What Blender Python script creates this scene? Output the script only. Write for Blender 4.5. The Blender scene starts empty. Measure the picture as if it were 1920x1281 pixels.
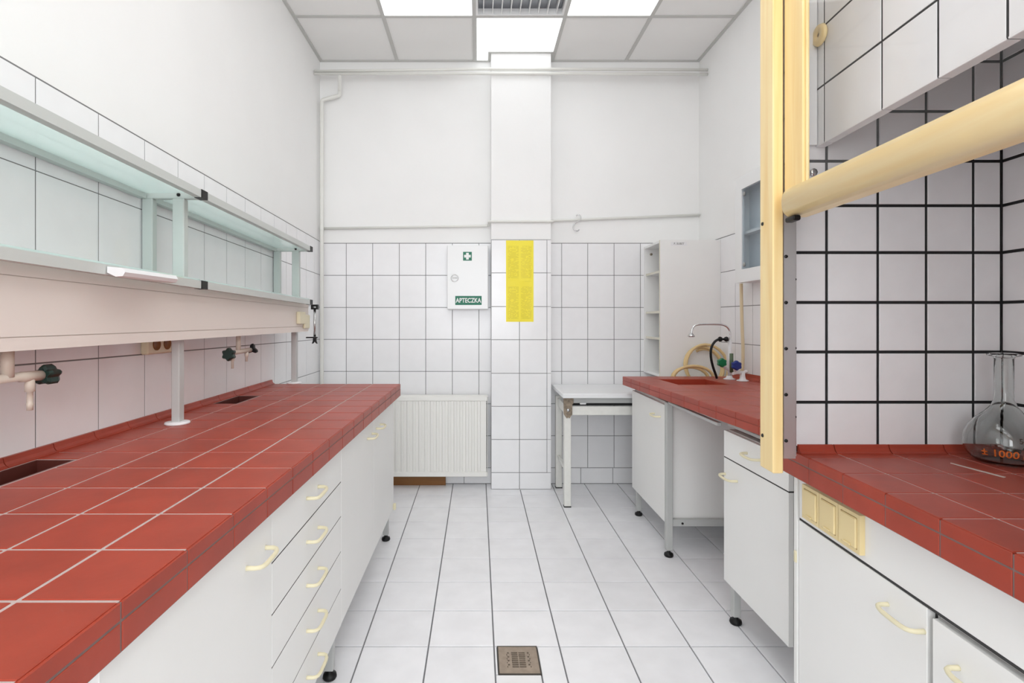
import bpy, bmesh, math, random
from mathutils import Vector, Matrix
random.seed(7)
S = bpy.context.scene
COL = S.collection
PI = math.pi

# ------------------------------------------------------------------ camera, world, lights, exposure
CAMZ = 1.258
cam = bpy.data.cameras.new('camera'); camo = bpy.data.objects.new('camera', cam); COL.objects.link(camo)
camo.location = (0, 0, CAMZ); camo.rotation_euler = (PI / 2, 0, 0)
cam.sensor_width = 36; cam.lens = 36 * 980 / 1920
cam.shift_x = (960 - 896) / 1920; cam.shift_y = -(640.5 - 600) / 1920
cam.clip_start = .02
S.camera = camo
W = bpy.data.worlds.new('world'); S.world = W; W.use_nodes = True
W.node_tree.nodes['Background'].inputs[0].default_value = (.85, .92, 1, 1)
W.node_tree.nodes['Background'].inputs[1].default_value = 1.0
S.view_settings.view_transform = 'Standard'; S.view_settings.look = 'None'
S.view_settings.gamma = 1; S.view_settings.use_curve_mapping = False
S.view_settings.exposure = 0.36
S.cycles.max_bounces = 10; S.cycles.diffuse_bounces = 6
PANEL_FAR = 1.5      # ceiling panels at the pillar end
FILL_PANEL = 3.35          # unseen ceiling panels added to brighten the room
FILL_POWER = 56          # unseen fill light added behind the camera (W)
la = bpy.data.lights.new('fill_light', 'AREA'); la.shape = 'RECTANGLE'; la.size = 2.2; la.size_y = 1.7
la.energy = FILL_POWER; la.color = (.96, .98, 1)
lo = bpy.data.objects.new('fill_light', la); COL.objects.link(lo)
lo.location = (.25, -2.45, 1.75); lo.rotation_euler = (PI / 2, 0, 0)

# ------------------------------------------------------------------ materials
MATS = {}
def mat(name, col, rough=.5, metal=0, vary=0, scale=8, bump=0, bscale=60, spec=.5, stretch=None, coat=0):
    m = bpy.data.materials.new(name); m.use_nodes = True; MATS[name] = m
    nt = m.node_tree; b = nt.nodes['Principled BSDF']
    b.inputs['Base Color'].default_value = (*col, 1); b.inputs['Roughness'].default_value = rough
    b.inputs['Metallic'].default_value = metal; b.inputs['Specular IOR Level'].default_value = spec
    b.inputs['Coat Weight'].default_value = coat
    if vary or bump:
        tc = nt.nodes.new('ShaderNodeTexCoord'); mp = nt.nodes.new('ShaderNodeMapping')
        geo = nt.nodes.new('ShaderNodeNewGeometry')
        nt.links.new(geo.outputs['Position'], mp.inputs['Vector'])
        if stretch: mp.inputs['Scale'].default_value = stretch
    if vary:
        n = nt.nodes.new('ShaderNodeTexNoise'); n.inputs['Scale'].default_value = scale; n.inputs['Detail'].default_value = 5
        r = nt.nodes.new('ShaderNodeMapRange'); r.inputs[1].default_value = .3; r.inputs[2].default_value = .7
        r.inputs[3].default_value = 1 - vary; r.inputs[4].default_value = 1 + vary
        oi = nt.nodes.new('ShaderNodeObjectInfo')
        mr = nt.nodes.new('ShaderNodeMapRange'); mr.inputs[3].default_value = 1 - vary * .6; mr.inputs[4].default_value = 1 + vary * .6
        mu = nt.nodes.new('ShaderNodeMath'); mu.operation = 'MULTIPLY'
        h = nt.nodes.new('ShaderNodeHueSaturation'); h.inputs['Color'].default_value = (*col, 1)
        nt.links.new(mp.outputs[0], n.inputs['Vector']); nt.links.new(n.outputs['Fac'], r.inputs[0])
        nt.links.new(oi.outputs['Random'], mr.inputs[0]); nt.links.new(r.outputs[0], mu.inputs[0]); nt.links.new(mr.outputs[0], mu.inputs[1])
        nt.links.new(mu.outputs[0], h.inputs['Value']); nt.links.new(h.outputs[0], b.inputs['Base Color'])
    if bump:
        n2 = nt.nodes.new('ShaderNodeTexNoise'); n2.inputs['Scale'].default_value = bscale; n2.inputs['Detail'].default_value = 4
        bp = nt.nodes.new('ShaderNodeBump'); bp.inputs['Strength'].default_value = bump; bp.inputs['Distance'].default_value = .004
        nt.links.new(mp.outputs[0], n2.inputs['Vector']); nt.links.new(n2.outputs['Fac'], bp.inputs['Height'])
        nt.links.new(bp.outputs[0], b.inputs['Normal'])
    return m
mat('plaster', (.90, .90, .893), .7, vary=.012, scale=3, bump=.12, bscale=35, spec=.25)
mat('wall_tile', (.88, .88, .893), .18, vary=.012, scale=14)
mat('hood_tile', (.86, .86, .873), .16, vary=.02, scale=14)
mat('grout_grey', (.20, .20, .20), .9)
mat('grout_black', (.012, .012, .013), .8)
mat('floor_tile', (.88, .88, .905), .22, vary=.035, scale=9)
mat('floor_grout', (.20, .20, .21), .9)
mat('red_tile', (.355, .047, .0235), .36, vary=.10, scale=11, bump=.05, bscale=45, spec=.4)
mat('red_cup', (.09, .018, .012), .5)
mat('bench_grout', (.50, .40, .38), .85)
mat('edge_grout', (.22, .15, .14), .85)
mat('red_grout', (.30, .065, .05), .8)
mat('laminate', (.86, .86, .845), .42, vary=.01, scale=5)
mat('laminate_edge', (.74, .71, .60), .5)
mat('cream_plastic', (.80, .74, .52), .4)
mat('switch_plastic', (.82, .67, .36), .38)
mat('socket_plastic', (.78, .72, .52), .4)
mat('duct_paint', (.80, .73, .68), .4, vary=.008, scale=4)
mat('grey_paint', (.50, .51, .50), .38)
mat('rack_paint', (.55, .61, .585), .4)
mat('rail_paint', (.56, .59, .57), .36)
mat('aluminium', (.62, .62, .62), .35, .8)
mat('gap_shade', (.035, .035, .035), .7)  # dark colour standing for the shade in cabinet gaps
mat('steel', (.60, .60, .60), .25, 1)
mat('chrome', (.75, .76, .77), .12, 1)
mat('black_plastic', (.005, .005, .0055), .45, spec=.35)
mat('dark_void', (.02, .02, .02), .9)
mat('green_black', (.008, .028, .022), .4)
mat('green_plastic', (.012, .18, .07), .35)
mat('blue_plastic', (.012, .03, .22), .35)
mat('olive_plastic', (.08, .12, .06), .4)
mat('pipe_white', (.80, .80, .76), .4)
mat('fitting_beige', (.62, .55, .47), .45)
mat('rubber', (.72, .54, .27), .45)
mat('rubber_pale', (.74, .62, .40), .45)
mat('radiator_enamel', (.87, .865, .83), .35)
mat('white_plastic', (.82, .82, .83), .35)
mat('white_enamel', (.85, .86, .86), .25)
mat('sign_green', (.004, .17, .095), .45)
mat('sign_white', (.88, .90, .89), .5)
mat('brown_wood', (.26, .105, .022), .5, vary=.12, scale=6, stretch=(1, 8, 8))
mat('rust', (.26, .21, .155), .7, vary=.3, scale=60)
mat('drain_rim', (.06, .05, .04), .6)
mat('brass', (.36, .29, .23), .5, .35, vary=.12, scale=40)
mat('ceiling_board', (.88, .878, .865), .85, vary=.008, scale=3, spec=.2)
mat('grid_paint', (.55, .55, .53), .5)
mat('table_top', (.83, .84, .85), .22)
mat('table_leg', (.78, .78, .74), .5, vary=.03, scale=30)
mat('orange_print', (.62, .14, .02), .5)
mat('dark_print', (.05, .035, .025), .5)
mat('grey_print', (.35, .35, .34), .5)
mat('mirror_sheet', (.24, .25, .27), .25, .7)
mat('cabinet_inside', (.72, .76, .79), .5)
mat('stain_white', (.62, .52, .48), .6)
mat('sediment', (.50, .47, .40), .8)

def wood(name, axis, a, b):
    m = bpy.data.materials.new(name); m.use_nodes = True; MATS[name] = m
    nt = m.node_tree; p = nt.nodes['Principled BSDF']; p.inputs['Roughness'].default_value = .36
    p.inputs['Coat Weight'].default_value = .15
    g = nt.nodes.new('ShaderNodeNewGeometry'); mp = nt.nodes.new('ShaderNodeMapping')
    sc = [24, 24, 24]; sc[axis] = 1.1; mp.inputs['Scale'].default_value = sc
    n = nt.nodes.new('ShaderNodeTexNoise'); n.inputs['Scale'].default_value = 1.6; n.inputs['Detail'].default_value = 6; n.inputs['Distortion'].default_value = .6
    r = nt.nodes.new('ShaderNodeValToRGB')
    r.color_ramp.elements[0].position = .3; r.color_ramp.elements[0].color = (*a, 1)
    r.color_ramp.elements[1].position = .62; r.color_ramp.elements[1].color = (*b, 1)
    nt.links.new(g.outputs['Position'], mp.inputs[0]); nt.links.new(mp.outputs[0], n.inputs['Vector'])
    nt.links.new(n.outputs['Fac'], r.inputs[0]); nt.links.new(r.outputs[0], p.inputs['Base Color'])
wood('pine_upright', 2, (.88, .63, .27), (.94, .75, .39))
wood('pine_rail', 1, (.90, .66, .30), (.95, .77, .42))

def emit(name, col, st):
    m = bpy.data.materials.new(name); m.use_nodes = True; MATS[name] = m
    nt = m.node_tree; nt.nodes.clear()
    e = nt.nodes.new('ShaderNodeEmission'); o = nt.nodes.new('ShaderNodeOutputMaterial')
    e.inputs[0].default_value = (*col, 1); e.inputs[1].default_value = st
    nt.links.new(e.outputs[0], o.inputs[0])
emit('fill_diffuser', (.985, .995, 1), FILL_PANEL); emit('far_lamp_diffuser', (.985, .995, 1), PANEL_FAR)

def sheet_glass(name, tint, clear, trans=None, gloss=.1, rough=.03):
    """thin pane: mostly clear, with a fresnel reflection and optional milky scattering"""
    m = bpy.data.materials.new(name); m.use_nodes = True; MATS[name] = m
    nt = m.node_tree; nt.nodes.clear(); N = nt.nodes.new
    o = N('ShaderNodeOutputMaterial'); t = N('ShaderNodeBsdfTransparent'); t.inputs[0].default_value = (*tint, 1)
    g = N('ShaderNodeBsdfGlossy'); g.inputs['Roughness'].default_value = rough
    f = N('ShaderNodeFresnel'); f.inputs[0].default_value = 1.45
    mx = N('ShaderNodeMixShader')
    base = t
    if trans:
        tr = N('ShaderNodeBsdfTranslucent'); tr.inputs[0].default_value = (*trans, 1)
        df = N('ShaderNodeBsdfDiffuse'); df.inputs[0].default_value = (*trans, 1)
        m1 = N('ShaderNodeMixShader'); m1.inputs[0].default_value = .35
        nt.links.new(tr.outputs[0], m1.inputs[1]); nt.links.new(df.outputs[0], m1.inputs[2])
        m2 = N('ShaderNodeMixShader'); m2.inputs[0].default_value = clear
        nt.links.new(m1.outputs[0], m2.inputs[1]); nt.links.new(t.outputs[0], m2.inputs[2]); base = m2
    ge = N('ShaderNodeNewGeometry'); inv = N('ShaderNodeMath'); inv.operation = 'SUBTRACT'; inv.inputs[0].default_value = 1
    fm = N('ShaderNodeMath'); fm.operation = 'MULTIPLY'               # reflect at the outer surface only
    nt.links.new(ge.outputs['Backfacing'], inv.inputs[1]); nt.links.new(inv.outputs[0], fm.inputs[0]); nt.links.new(f.outputs[0], fm.inputs[1])
    nt.links.new(fm.outputs[0], mx.inputs[0]); nt.links.new(base.outputs[0], mx.inputs[1]); nt.links.new(g.outputs[0], mx.inputs[2])
    nt.links.new(mx.outputs[0], o.inputs[0])
sheet_glass('shelf_glass', (.93, .98, .97), .34, (.85, .955, .935))
sheet_glass('pane_glass', (.995, .996, .996), 1)
sheet_glass('cabinet_glass', (.86, .89, .91), 1)
m = mat('flask_glass', (.93, .95, .94), .02); p = m.node_tree.nodes['Principled BSDF']
p.inputs['Transmission Weight'].default_value = 1; p.inputs['IOR'].default_value = 1.45

def paper_print():
    m = bpy.data.materials.new('yellow_notice'); m.use_nodes = True; MATS['yellow_notice'] = m
    nt = m.node_tree; N = nt.nodes.new; L = nt.links.new; b = nt.nodes['Principled BSDF']; b.inputs['Roughness'].default_value = .5
    tc = N('ShaderNodeTexCoord'); sx = N('ShaderNodeSeparateXYZ'); L(tc.outputs['Object'], sx.inputs[0])
    def M(op, a, b_=None, c=None):
        n = N('ShaderNodeMath'); n.operation = op
        for i, v in enumerate((a, b_, c)):
            if v is None: continue
            if isinstance(v, (int, float)): n.inputs[i].default_value = v
            else: L(v, n.inputs[i])
        return n.outputs[0]
    x, z = sx.outputs[0], sx.outputs[2]
    line = M('GREATER_THAN', M('FRACT', M('MULTIPLY', z, 1 / .0062)), .5)                 # rows of print
    row = M('FLOOR', M('MULTIPLY', z, 1 / .0062))
    ax = M('ABSOLUTE', x)
    col = M('MULTIPLY', M('GREATER_THAN', ax, .008), M('LESS_THAN', ax, .088))           # two columns with margins
    cell = N('ShaderNodeCombineXYZ'); L(M('FLOOR', M('MULTIPLY', x, 110)), cell.inputs[0]); L(row, cell.inputs[1])
    wn = N('ShaderNodeTexWhiteNoise'); L(cell.outputs[0], wn.inputs['Vector'])
    ink = M('MULTIPLY', M('MULTIPLY', line, col), M('GREATER_THAN', wn.outputs['Value'], .22))
    vm = M('MULTIPLY', M('GREATER_THAN', z, .022), M('LESS_THAN', z, .262))
    ink = M('MULTIPLY', M('MULTIPLY', ink, vm), .42)
    mix = N('ShaderNodeMix'); mix.data_type = 'RGBA'; L(ink, mix.inputs['Factor'])
    mix.inputs['A'].default_value = (.95, .81, .045, 1); mix.inputs['B'].default_value = (.46, .36, .02, 1)
    L(mix.outputs['Result'], b.inputs['Base Color'])
paper_print()

# ------------------------------------------------------------------ mesh building
WLD = {}
class MB:
    def __init__(s): s.v = []; s.f = []; s.sm = []
    def add(s, vs, fs, smooth=False):
        n = len(s.v); s.v += [tuple(v) for v in vs]; s.f += [[i + n for i in f] for f in fs]; s.sm += [smooth] * len(fs); return s
    def box(s, x0, x1, y0, y1, z0, z1, c=0):
        if x0 > x1: x0, x1 = x1, x0
        if y0 > y1: y0, y1 = y1, y0
        if z0 > z1: z0, z1 = z1, z0
        c = min(c, (x1 - x0) * .45, (y1 - y0) * .45, (z1 - z0) * .45)
        if c <= 0:
            vs = [(x, y, z) for x in (x0, x1) for y in (y0, y1) for z in (z0, z1)]
            return s.add(vs, [(0, 1, 3, 2), (4, 6, 7, 5), (0, 4, 5, 1), (2, 3, 7, 6), (0, 2, 6, 4), (1, 5, 7, 3)])
        A = ((x0, x1), (y0, y1), (z0, z1)); vs = []; ix = {}
        for i in (0, 1):
            for j in (0, 1):
                for k in (0, 1):
                    sg = (i, j, k)
                    for ax in range(3):
                        p = [A[a][sg[a]] + (0 if a == ax else (c if sg[a] == 0 else -c)) for a in range(3)]
                        ix[(i, j, k, ax)] = len(vs); vs.append(p)
        fs = []
        for ax in range(3):
            u, w = [a for a in range(3) if a != ax]
            for e in (0, 1):
                q = []
                for (a, b) in ((0, 0), (1, 0), (1, 1), (0, 1)):
                    t = [0, 0, 0]; t[ax] = e; t[u] = a; t[w] = b; q.append(ix[(*t, ax)])
                fs.append(q)
        for ax in range(3):                                  # edges along ax
            u, w = [a for a in range(3) if a != ax]
            for a in (0, 1):
                for b in (0, 1):
                    t0 = [0, 0, 0]; t0[u] = a; t0[w] = b; t1 = list(t0); t1[ax] = 1
                    fs.append([ix[(*t0, u)], ix[(*t1, u)], ix[(*t1, w)], ix[(*t0, w)]])
        for i in (0, 1):
            for j in (0, 1):
                for k in (0, 1): fs.append([ix[(i, j, k, 0)], ix[(i, j, k, 1)], ix[(i, j, k, 2)]])
        return s.add(vs, fs)
    def tube(s, pts, r, seg=12, smooth_path=0, caps=True, closed=False):
        P = [Vector(p) for p in pts]
        R = list(r) if isinstance(r, (list, tuple)) else [r] * len(P)
        for _ in range(smooth_path):
            Q, RR = [], []
            n = len(P)
            if not closed: Q.append(P[0]); RR.append(R[0])
            for i in range(n if closed else n - 1):
                a, b = P[i], P[(i + 1) % n]
                Q += [a.lerp(b, .25), a.lerp(b, .75)]; RR += [R[i] * .75 + R[(i + 1) % n] * .25, R[i] * .25 + R[(i + 1) % n] * .75]
            if not closed: Q.append(P[-1]); RR.append(R[-1])
            P, R = Q, RR
        n = len(P); T = []
        for i in range(n):
            a = P[(i - 1) % n] if (closed or i > 0) else P[i]; b = P[(i + 1) % n] if (closed or i < n - 1) else P[i]
            T.append((b - a).normalized())
        up = Vector((0, 0, 1)) if abs(T[0].z) < .9 else Vector((1, 0, 0))
        u = T[0].cross(up).normalized(); vs = []
        for i in range(n):
            u = (u - T[i] * u.dot(T[i])).normalized(); w = T[i].cross(u)
            for k in range(seg):
                an = 2 * PI * k / seg; vs.append(P[i] + (u * math.cos(an) + w * math.sin(an)) * R[i])
        fs = []
        for i in range(n if closed else n - 1):
            j = (i + 1) % n
            for k in range(seg): fs.append([i * seg + k, i * seg + (k + 1) % seg, j * seg + (k + 1) % seg, j * seg + k])
        s.add(vs, fs, True)
        if caps and not closed:
            o = len(s.v) - n * seg
            s.f += [[o + k for k in range(seg)][::-1], [o + (n - 1) * seg + k for k in range(seg)]]; s.sm += [False, False]
        return s
    def lathe(s, prof, c=(0, 0, 0), axis=2, seg=24, sign=1, smooth=True):
        c = Vector(c); vs = []; fs = []; rings = []
        for (r, h) in prof:
            if r < 1e-6:
                rings.append([len(vs)]); p = [0, 0, 0]; p[axis] = h * sign; vs.append(c + Vector(p))
            else:
                ring = []
                for k in range(seg):
                    a = 2 * PI * k / seg; p = [0, 0, 0]; p[axis] = h * sign; p[(axis + 1) % 3] = r * math.cos(a); p[(axis + 2) % 3] = r * math.sin(a)
                    ring.append(len(vs)); vs.append(c + Vector(p))
                rings.append(ring)
        for A, B in zip(rings, rings[1:]):
            if len(A) == 1 and len(B) == 1: continue
            for k in range(seg):
                if len(A) == 1: fs.append([A[0], B[k], B[(k + 1) % seg]])
                elif len(B) == 1: fs.append([A[k], A[(k + 1) % seg], B[0]])
                else: fs.append([A[k], A[(k + 1) % seg], B[(k + 1) % seg], B[k]])
        return s.add(vs, fs, smooth)
    def prism(s, poly, axis, a, b):
        """poly: points in the two other axes (in x,y,z order), pushed along axis from a to b"""
        n = len(poly); vs = []
        for t in (a, b):
            for (p, q) in poly:
                v = [p, q]; v.insert(axis, t); vs.append(v)
        fs = [list(range(n))[::-1], list(range(n, 2 * n))] + [[i, (i + 1) % n, n + (i + 1) % n, n + i] for i in range(n)]
        return s.add(vs, fs)
    def grid_slab(s, xs, ys, holes, z0, z1):
        nx, ny = len(xs), len(ys); vs = [(x, y, z) for z in (z0, z1) for x in xs for y in ys]
        I = lambda i, j, t: t * nx * ny + i * ny + j
        solid = lambda i, j: 0 <= i < nx - 1 and 0 <= j < ny - 1 and (i, j) not in holes
        fs = []
        for i in range(nx - 1):
            for j in range(ny - 1):
                if not solid(i, j): continue
                for t in (0, 1): fs.append([I(i, j, t), I(i + 1, j, t), I(i + 1, j + 1, t), I(i, j + 1, t)])
                for (di, dj, a, b) in ((-1, 0, (i, j), (i, j + 1)), (1, 0, (i + 1, j), (i + 1, j + 1)), (0, -1, (i, j), (i + 1, j)), (0, 1, (i, j + 1), (i + 1, j + 1))):
                    if not solid(i + di, j + dj): fs.append([I(*a, 0), I(*b, 0), I(*b, 1), I(*a, 1)])
        used = sorted({k for f in fs for k in f}); mp = {k: n for n, k in enumerate(used)}
        return s.add([vs[k] for k in used], [[mp[k] for k in f] for f in fs])
    def tub(s, x0, x1, y0, y1, z0, z1, t):
        """open box: outer and inner shells joined at the rim"""
        o = [(x0, y0), (x1, y0), (x1, y1), (x0, y1)]; i = [(x0 + t, y0 + t), (x1 - t, y0 + t), (x1 - t, y1 - t), (x0 + t, y1 - t)]
        vs = [(*p, z0) for p in o] + [(*p, z1) for p in o] + [(*p, z1) for p in i] + [(*p, z0 + t) for p in i]
        fs = [(0, 3, 2, 1), (12, 13, 14, 15)]
        for k in range(4):
            l = (k + 1) % 4
            fs += [(k, l, 4 + l, 4 + k), (4 + k, 4 + l, 8 + l, 8 + k), (8 + k, 8 + l, 12 + l, 12 + k)]
        return s.add(vs, fs)
    def frame(s, axis, a, b, u0, u1, w0, w1, t):
        """flat rectangular frame, border t, lying across axis between a and b"""
        o = [(u0, w0), (u1, w0), (u1, w1), (u0, w1)]; i = [(u0 + t, w0 + t), (u1 - t, w0 + t), (u1 - t, w1 - t), (u0 + t, w1 - t)]
        vs = []
        for h in (a, b):
            for L in (o, i):
                for (p, q) in L:
                    v = [p, q]; v.insert(axis, h); vs.append(v)
        fs = []
        for k in range(4):
            l = (k + 1) % 4
            fs += [(k, l, 4 + l, 4 + k), (8 + k, 8 + l, 12 + l, 12 + k), (k, l, 8 + l, 8 + k), (4 + k, 4 + l, 12 + l, 12 + k)]
        return s.add(vs, fs)
    def star(s, c, axis, R, r, n, depth):
        c = Vector(c); m = n * 6; vs = []
        for h, k in ((-depth / 2, .82), (-depth * .3, 1), (depth * .3, 1), (depth / 2, .82)):
            for q in range(m):
                a = 2 * PI * q / m; rad = ((R + r) / 2 + (R - r) / 2 * math.cos(n * a)) * k
                p = [0, 0, 0]; p[axis] = h; p[(axis + 1) % 3] = rad * math.cos(a); p[(axis + 2) % 3] = rad * math.sin(a); vs.append(c + Vector(p))
        fs = [list(range(m))[::-1], [3 * m + q for q in range(m)]]
        for t in range(3): fs += [[t * m + q, t * m + (q + 1) % m, (t + 1) * m + (q + 1) % m, (t + 1) * m + q] for q in range(m)]
        return s.add(vs, fs)
    def tile(s, P, n, t, gap, ch=.0015):
        """one tile on the quad P (4 points in order), pushed out along n by t, its face edges eased"""
        P = [Vector(p) for p in P]; n = Vector(n)
        def inset(d):
            out = []
            for k in range(4):
                a = (P[(k + 1) % 4] - P[k]).normalized(); b = (P[(k - 1) % 4] - P[k]).normalized()
                sn = max(.2, a.cross(b).length); out.append(P[k] + (a + b) * d / sn)
            return out
        A = inset(gap / 2); B = inset(gap / 2 + ch)
        vs = A + [p + n * (t - ch) for p in A] + [p + n * t for p in B]
        fs = [(0, 3, 2, 1), (8, 9, 10, 11)]
        for k in range(4):
            l = (k + 1) % 4; fs += [(k, l, 4 + l, 4 + k), (4 + k, 4 + l, 8 + l, 8 + k)]
        return s.add(vs, fs)
    def map(s, fn): s.v = [tuple(fn(*v)) for v in s.v]; return s

MESHES = {}
def build(name, mb, material, parent=None, origin=None, label=None, **props):
    lo_ = Vector([min(v[a] for v in mb.v) for a in range(3)]); hi = Vector([max(v[a] for v in mb.v) for a in range(3)])
    org = Vector(origin) if origin else Vector(((lo_.x + hi.x) / 2, (lo_.y + hi.y) / 2, lo_.z))
    rel = [tuple(Vector(v) - org) for v in mb.v]
    key = (material, tuple(len(f) for f in mb.f[:4]), len(mb.f), tuple(round(c, 4) for v in rel for c in v)) if len(rel) <= 24 else None
    me = MESHES.get(key) if key else None
    if me is None:
        me = bpy.data.meshes.new(name); me.from_pydata(rel, [], mb.f); me.update()
        bm = bmesh.new(); bm.from_mesh(me); bmesh.ops.recalc_face_normals(bm, faces=bm.faces); bm.to_mesh(me); bm.free()
        if len(me.polygons) == len(mb.sm): me.polygons.foreach_set('use_smooth', mb.sm)
        me.materials.append(MATS[material])
        if key: MESHES[key] = me
    o = bpy.data.objects.new(name, me); COL.objects.link(o)
    WLD[o] = org
    if parent: o.parent = parent; o.location = org - WLD[parent]
    else: o.location = org
    if label: o['label'] = label
    for k, v in props.items(): o[k] = v
    return o
def thing(name, label, cat, loc, group=None):
    o = bpy.data.objects.new(name, None); COL.objects.link(o); o.location = loc; WLD[o] = Vector(loc); o.empty_display_size = .05
    o['label'] = label; o['category'] = cat
    if group: o['group'] = group
    return o
def struct(name, mb, material, parent=None):
    return build(name, mb, material, parent, **({} if parent else {'kind': 'structure'}))
def lone(name, mb, material, label, cat, group=None):
    o = build(name, mb, material, label=label, category=cat)
    if group: o['group'] = group
    return o
def text_mb(txt, size, fn, depth=.0006, bold=0, align='CENTER', xs=1, sub=0):
    cu = bpy.data.curves.new('lettering', 'FONT'); cu.body = txt; cu.size = size; cu.align_x = align; cu.align_y = 'CENTER'
    cu.extrude = depth; cu.offset = bold; cu.resolution_u = 3
    ob = bpy.data.objects.new('lettering', cu); COL.objects.link(ob)
    dg = bpy.context.evaluated_depsgraph_get(); me = bpy.data.meshes.new_from_object(ob.evaluated_get(dg))
    mb = MB(); mb.add([fn(v.co.x * xs, v.co.y, v.co.z) for v in me.vertices], [list(p.vertices) for p in me.polygons])
    bpy.data.objects.remove(ob); bpy.data.curves.remove(cu); bpy.data.meshes.remove(me)
    return mb

# room dimensions (metres): camera stands at the origin looking along +Y
XL, XR, YB, YF, ZC = -1.213, 1.70, 4.016, -2.6, 3.245

# ------------------------------------------------------------------ setting: floor, walls, ceiling
floor = struct('floor', MB().box(XL - .1, XR + .1, YF - .1, YB + .1, -.12, -.006), 'floor_grout')
fx = [XL] + [.062 + .252 * k for k in range(-5, 7)] + [XR]
fy = [2.013 + .2487 * k for k in range(-10, 9)]; fy[-1] = YB
G = .0054
for i in range(len(fx) - 1):
    for j in range(len(fy) - 1):
        x0, x1, y0, y1 = fx[i], fx[i + 1], fy[j], fy[j + 1]
        cells = [(x0, x1, y0, y1)]
        if abs(x0 - .062) < .01 and abs(y1 - 2.013) < .01:          # cut round the floor drain
            cells = [(.226, x1, y0, y1), (x0, .226, y0, 1.853), (x0, .074, 1.853, y1)]
        for (a, b, c, d) in cells:
            struct('floor_tile', MB().tile([(a, c, -.007), (b, c, -.007), (b, d, -.007), (a, d, -.007)], (0, 0, 1), .007, G, .001), 'floor_tile', floor)
wl = struct('wall_left', MB().box(XL - .1, XL, YF - .1, YB, -.006, ZC + .1), 'plaster')
wr = struct('wall_right', MB().box(XR, XR + .1, YF - .1, YB, -.006, ZC + .1), 'plaster')
wb = struct('wall_back', MB().box(XL - .1, XR + .1, YB, YB + .1, -.006, ZC + .1), 'plaster')
# front wall behind the camera, with an added window to go with the fill light
wf = struct('wall_front', MB().frame(1, YF - .1, YF, -1.25, 1.75, .6, 2.9, .30), 'plaster')
struct('plaster_band', MB().box(XL, XR, YF - .1, YF, 2.9, ZC + .1), 'plaster', wf)
struct('plaster_band', MB().box(XL, XR, YF - .1, YF, 0, .6), 'plaster', wf)
w1 = struct('added_window_1', MB().frame(1, YF - .08, YF - .03, -.95, 1.45, .9, 2.6, .06), 'white_plastic')
struct('pane', MB().box(-.9, 1.4, YF - .06, YF - .054, .95, 2.55), 'pane_glass', w1)
struct('added_window_mullion', MB().box(.22, .28, YF - .08, YF - .03, .95, 2.55), 'white_plastic', w1)

# tiled dado, back wall
zr = [.1229, .3686, .6145, .8625, 1.108, 1.353, 1.600, 1.846]
TG = .0042
struct('grout_bed', MB().box(XL + .001, .105, YB - .004, YB, .12, 1.849), 'grout_grey', wb)
struct('grout_bed', MB().box(.537, XR - .001, YB - .004, YB, .12, 1.849), 'grout_grey', wb)
for xs in ([XL, -1.010, -.807, -.603, -.4, -.196, .008, .104], [.538, .643, .843, 1.045, 1.247, 1.45, 1.652, XR]):
    for i in range(len(xs) - 1):
        for j in range(len(zr) - 1):
            a, b, c, d = xs[i], xs[i + 1], zr[j], zr[j + 1]
            struct('wall_tile', MB().tile([(a, YB - .002, c), (b, YB - .002, c), (b, YB - .002, d), (a, YB - .002, d)], (0, -1, 0), .0033, TG, .0008), 'wall_tile', wb)
bbk = struct('baseboard_back', MB().box(XL + .001, XR - .001, YB - .0041, YB - .0005, -.006, .1215), 'grout_grey')
for xs in ([XL, -1.1, -.85, -.60, -.355, -.106, .104], [.538, .79, 1.036, 1.285, 1.535, XR]):
    for a, b in zip(xs, xs[1:]):
        struct('skirting_tile', MB().tile([(a, YB - .002, .002), (b, YB - .002, .002), (b, YB - .002, .1229), (a, YB - .002, .1229)], (0, -1, 0), .0033, TG, .0008), 'wall_tile', bbk)

# pillar on the back wall
PY = 3.885
pil = struct('trim_1', MB().box(.099, .543, PY, YB - .0005, -.006, ZC + .02), 'plaster')
zp = [.1242, .370, .6158, .8616, 1.111, 1.357, 1.607, 1.8527]
struct('grout_bed', MB().box(.0995, .5425, PY - .004, PY, .002, 1.855), 'grout_grey', pil)
px = [.099, .309, .5134]
for i in range(2):
    for j in range(len(zp) - 1):
        a, b, c, d = px[i], px[i + 1], zp[j], zp[j + 1]
        struct('wall_tile', MB().tile([(a, PY - .002, c), (b, PY - .002, c), (b, PY - .002, d), (a, PY - .002, d)], (0, -1, 0), .0033, TG, .0008), 'wall_tile', pil)
for j in range(len(zp) - 1):
    struct('edge_tile', MB().tile([(.5134, PY - .002, zp[j]), (.545, PY - .002, zp[j]), (.545, PY - .002, zp[j + 1]), (.5134, PY - .002, zp[j + 1])], (0, -1, 0), .0033, TG * .7, .0008), 'wall_tile', pil)
for a, b in ((.099, .309), (.309, .545)):
    struct('skirting_tile', MB().tile([(a, PY - .002, .001), (b, PY - .002, .001), (b, PY - .002, .1242), (a, PY - .002, .1242)], (0, -1, 0), .0036, TG, .0008), 'wall_tile', pil)

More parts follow.
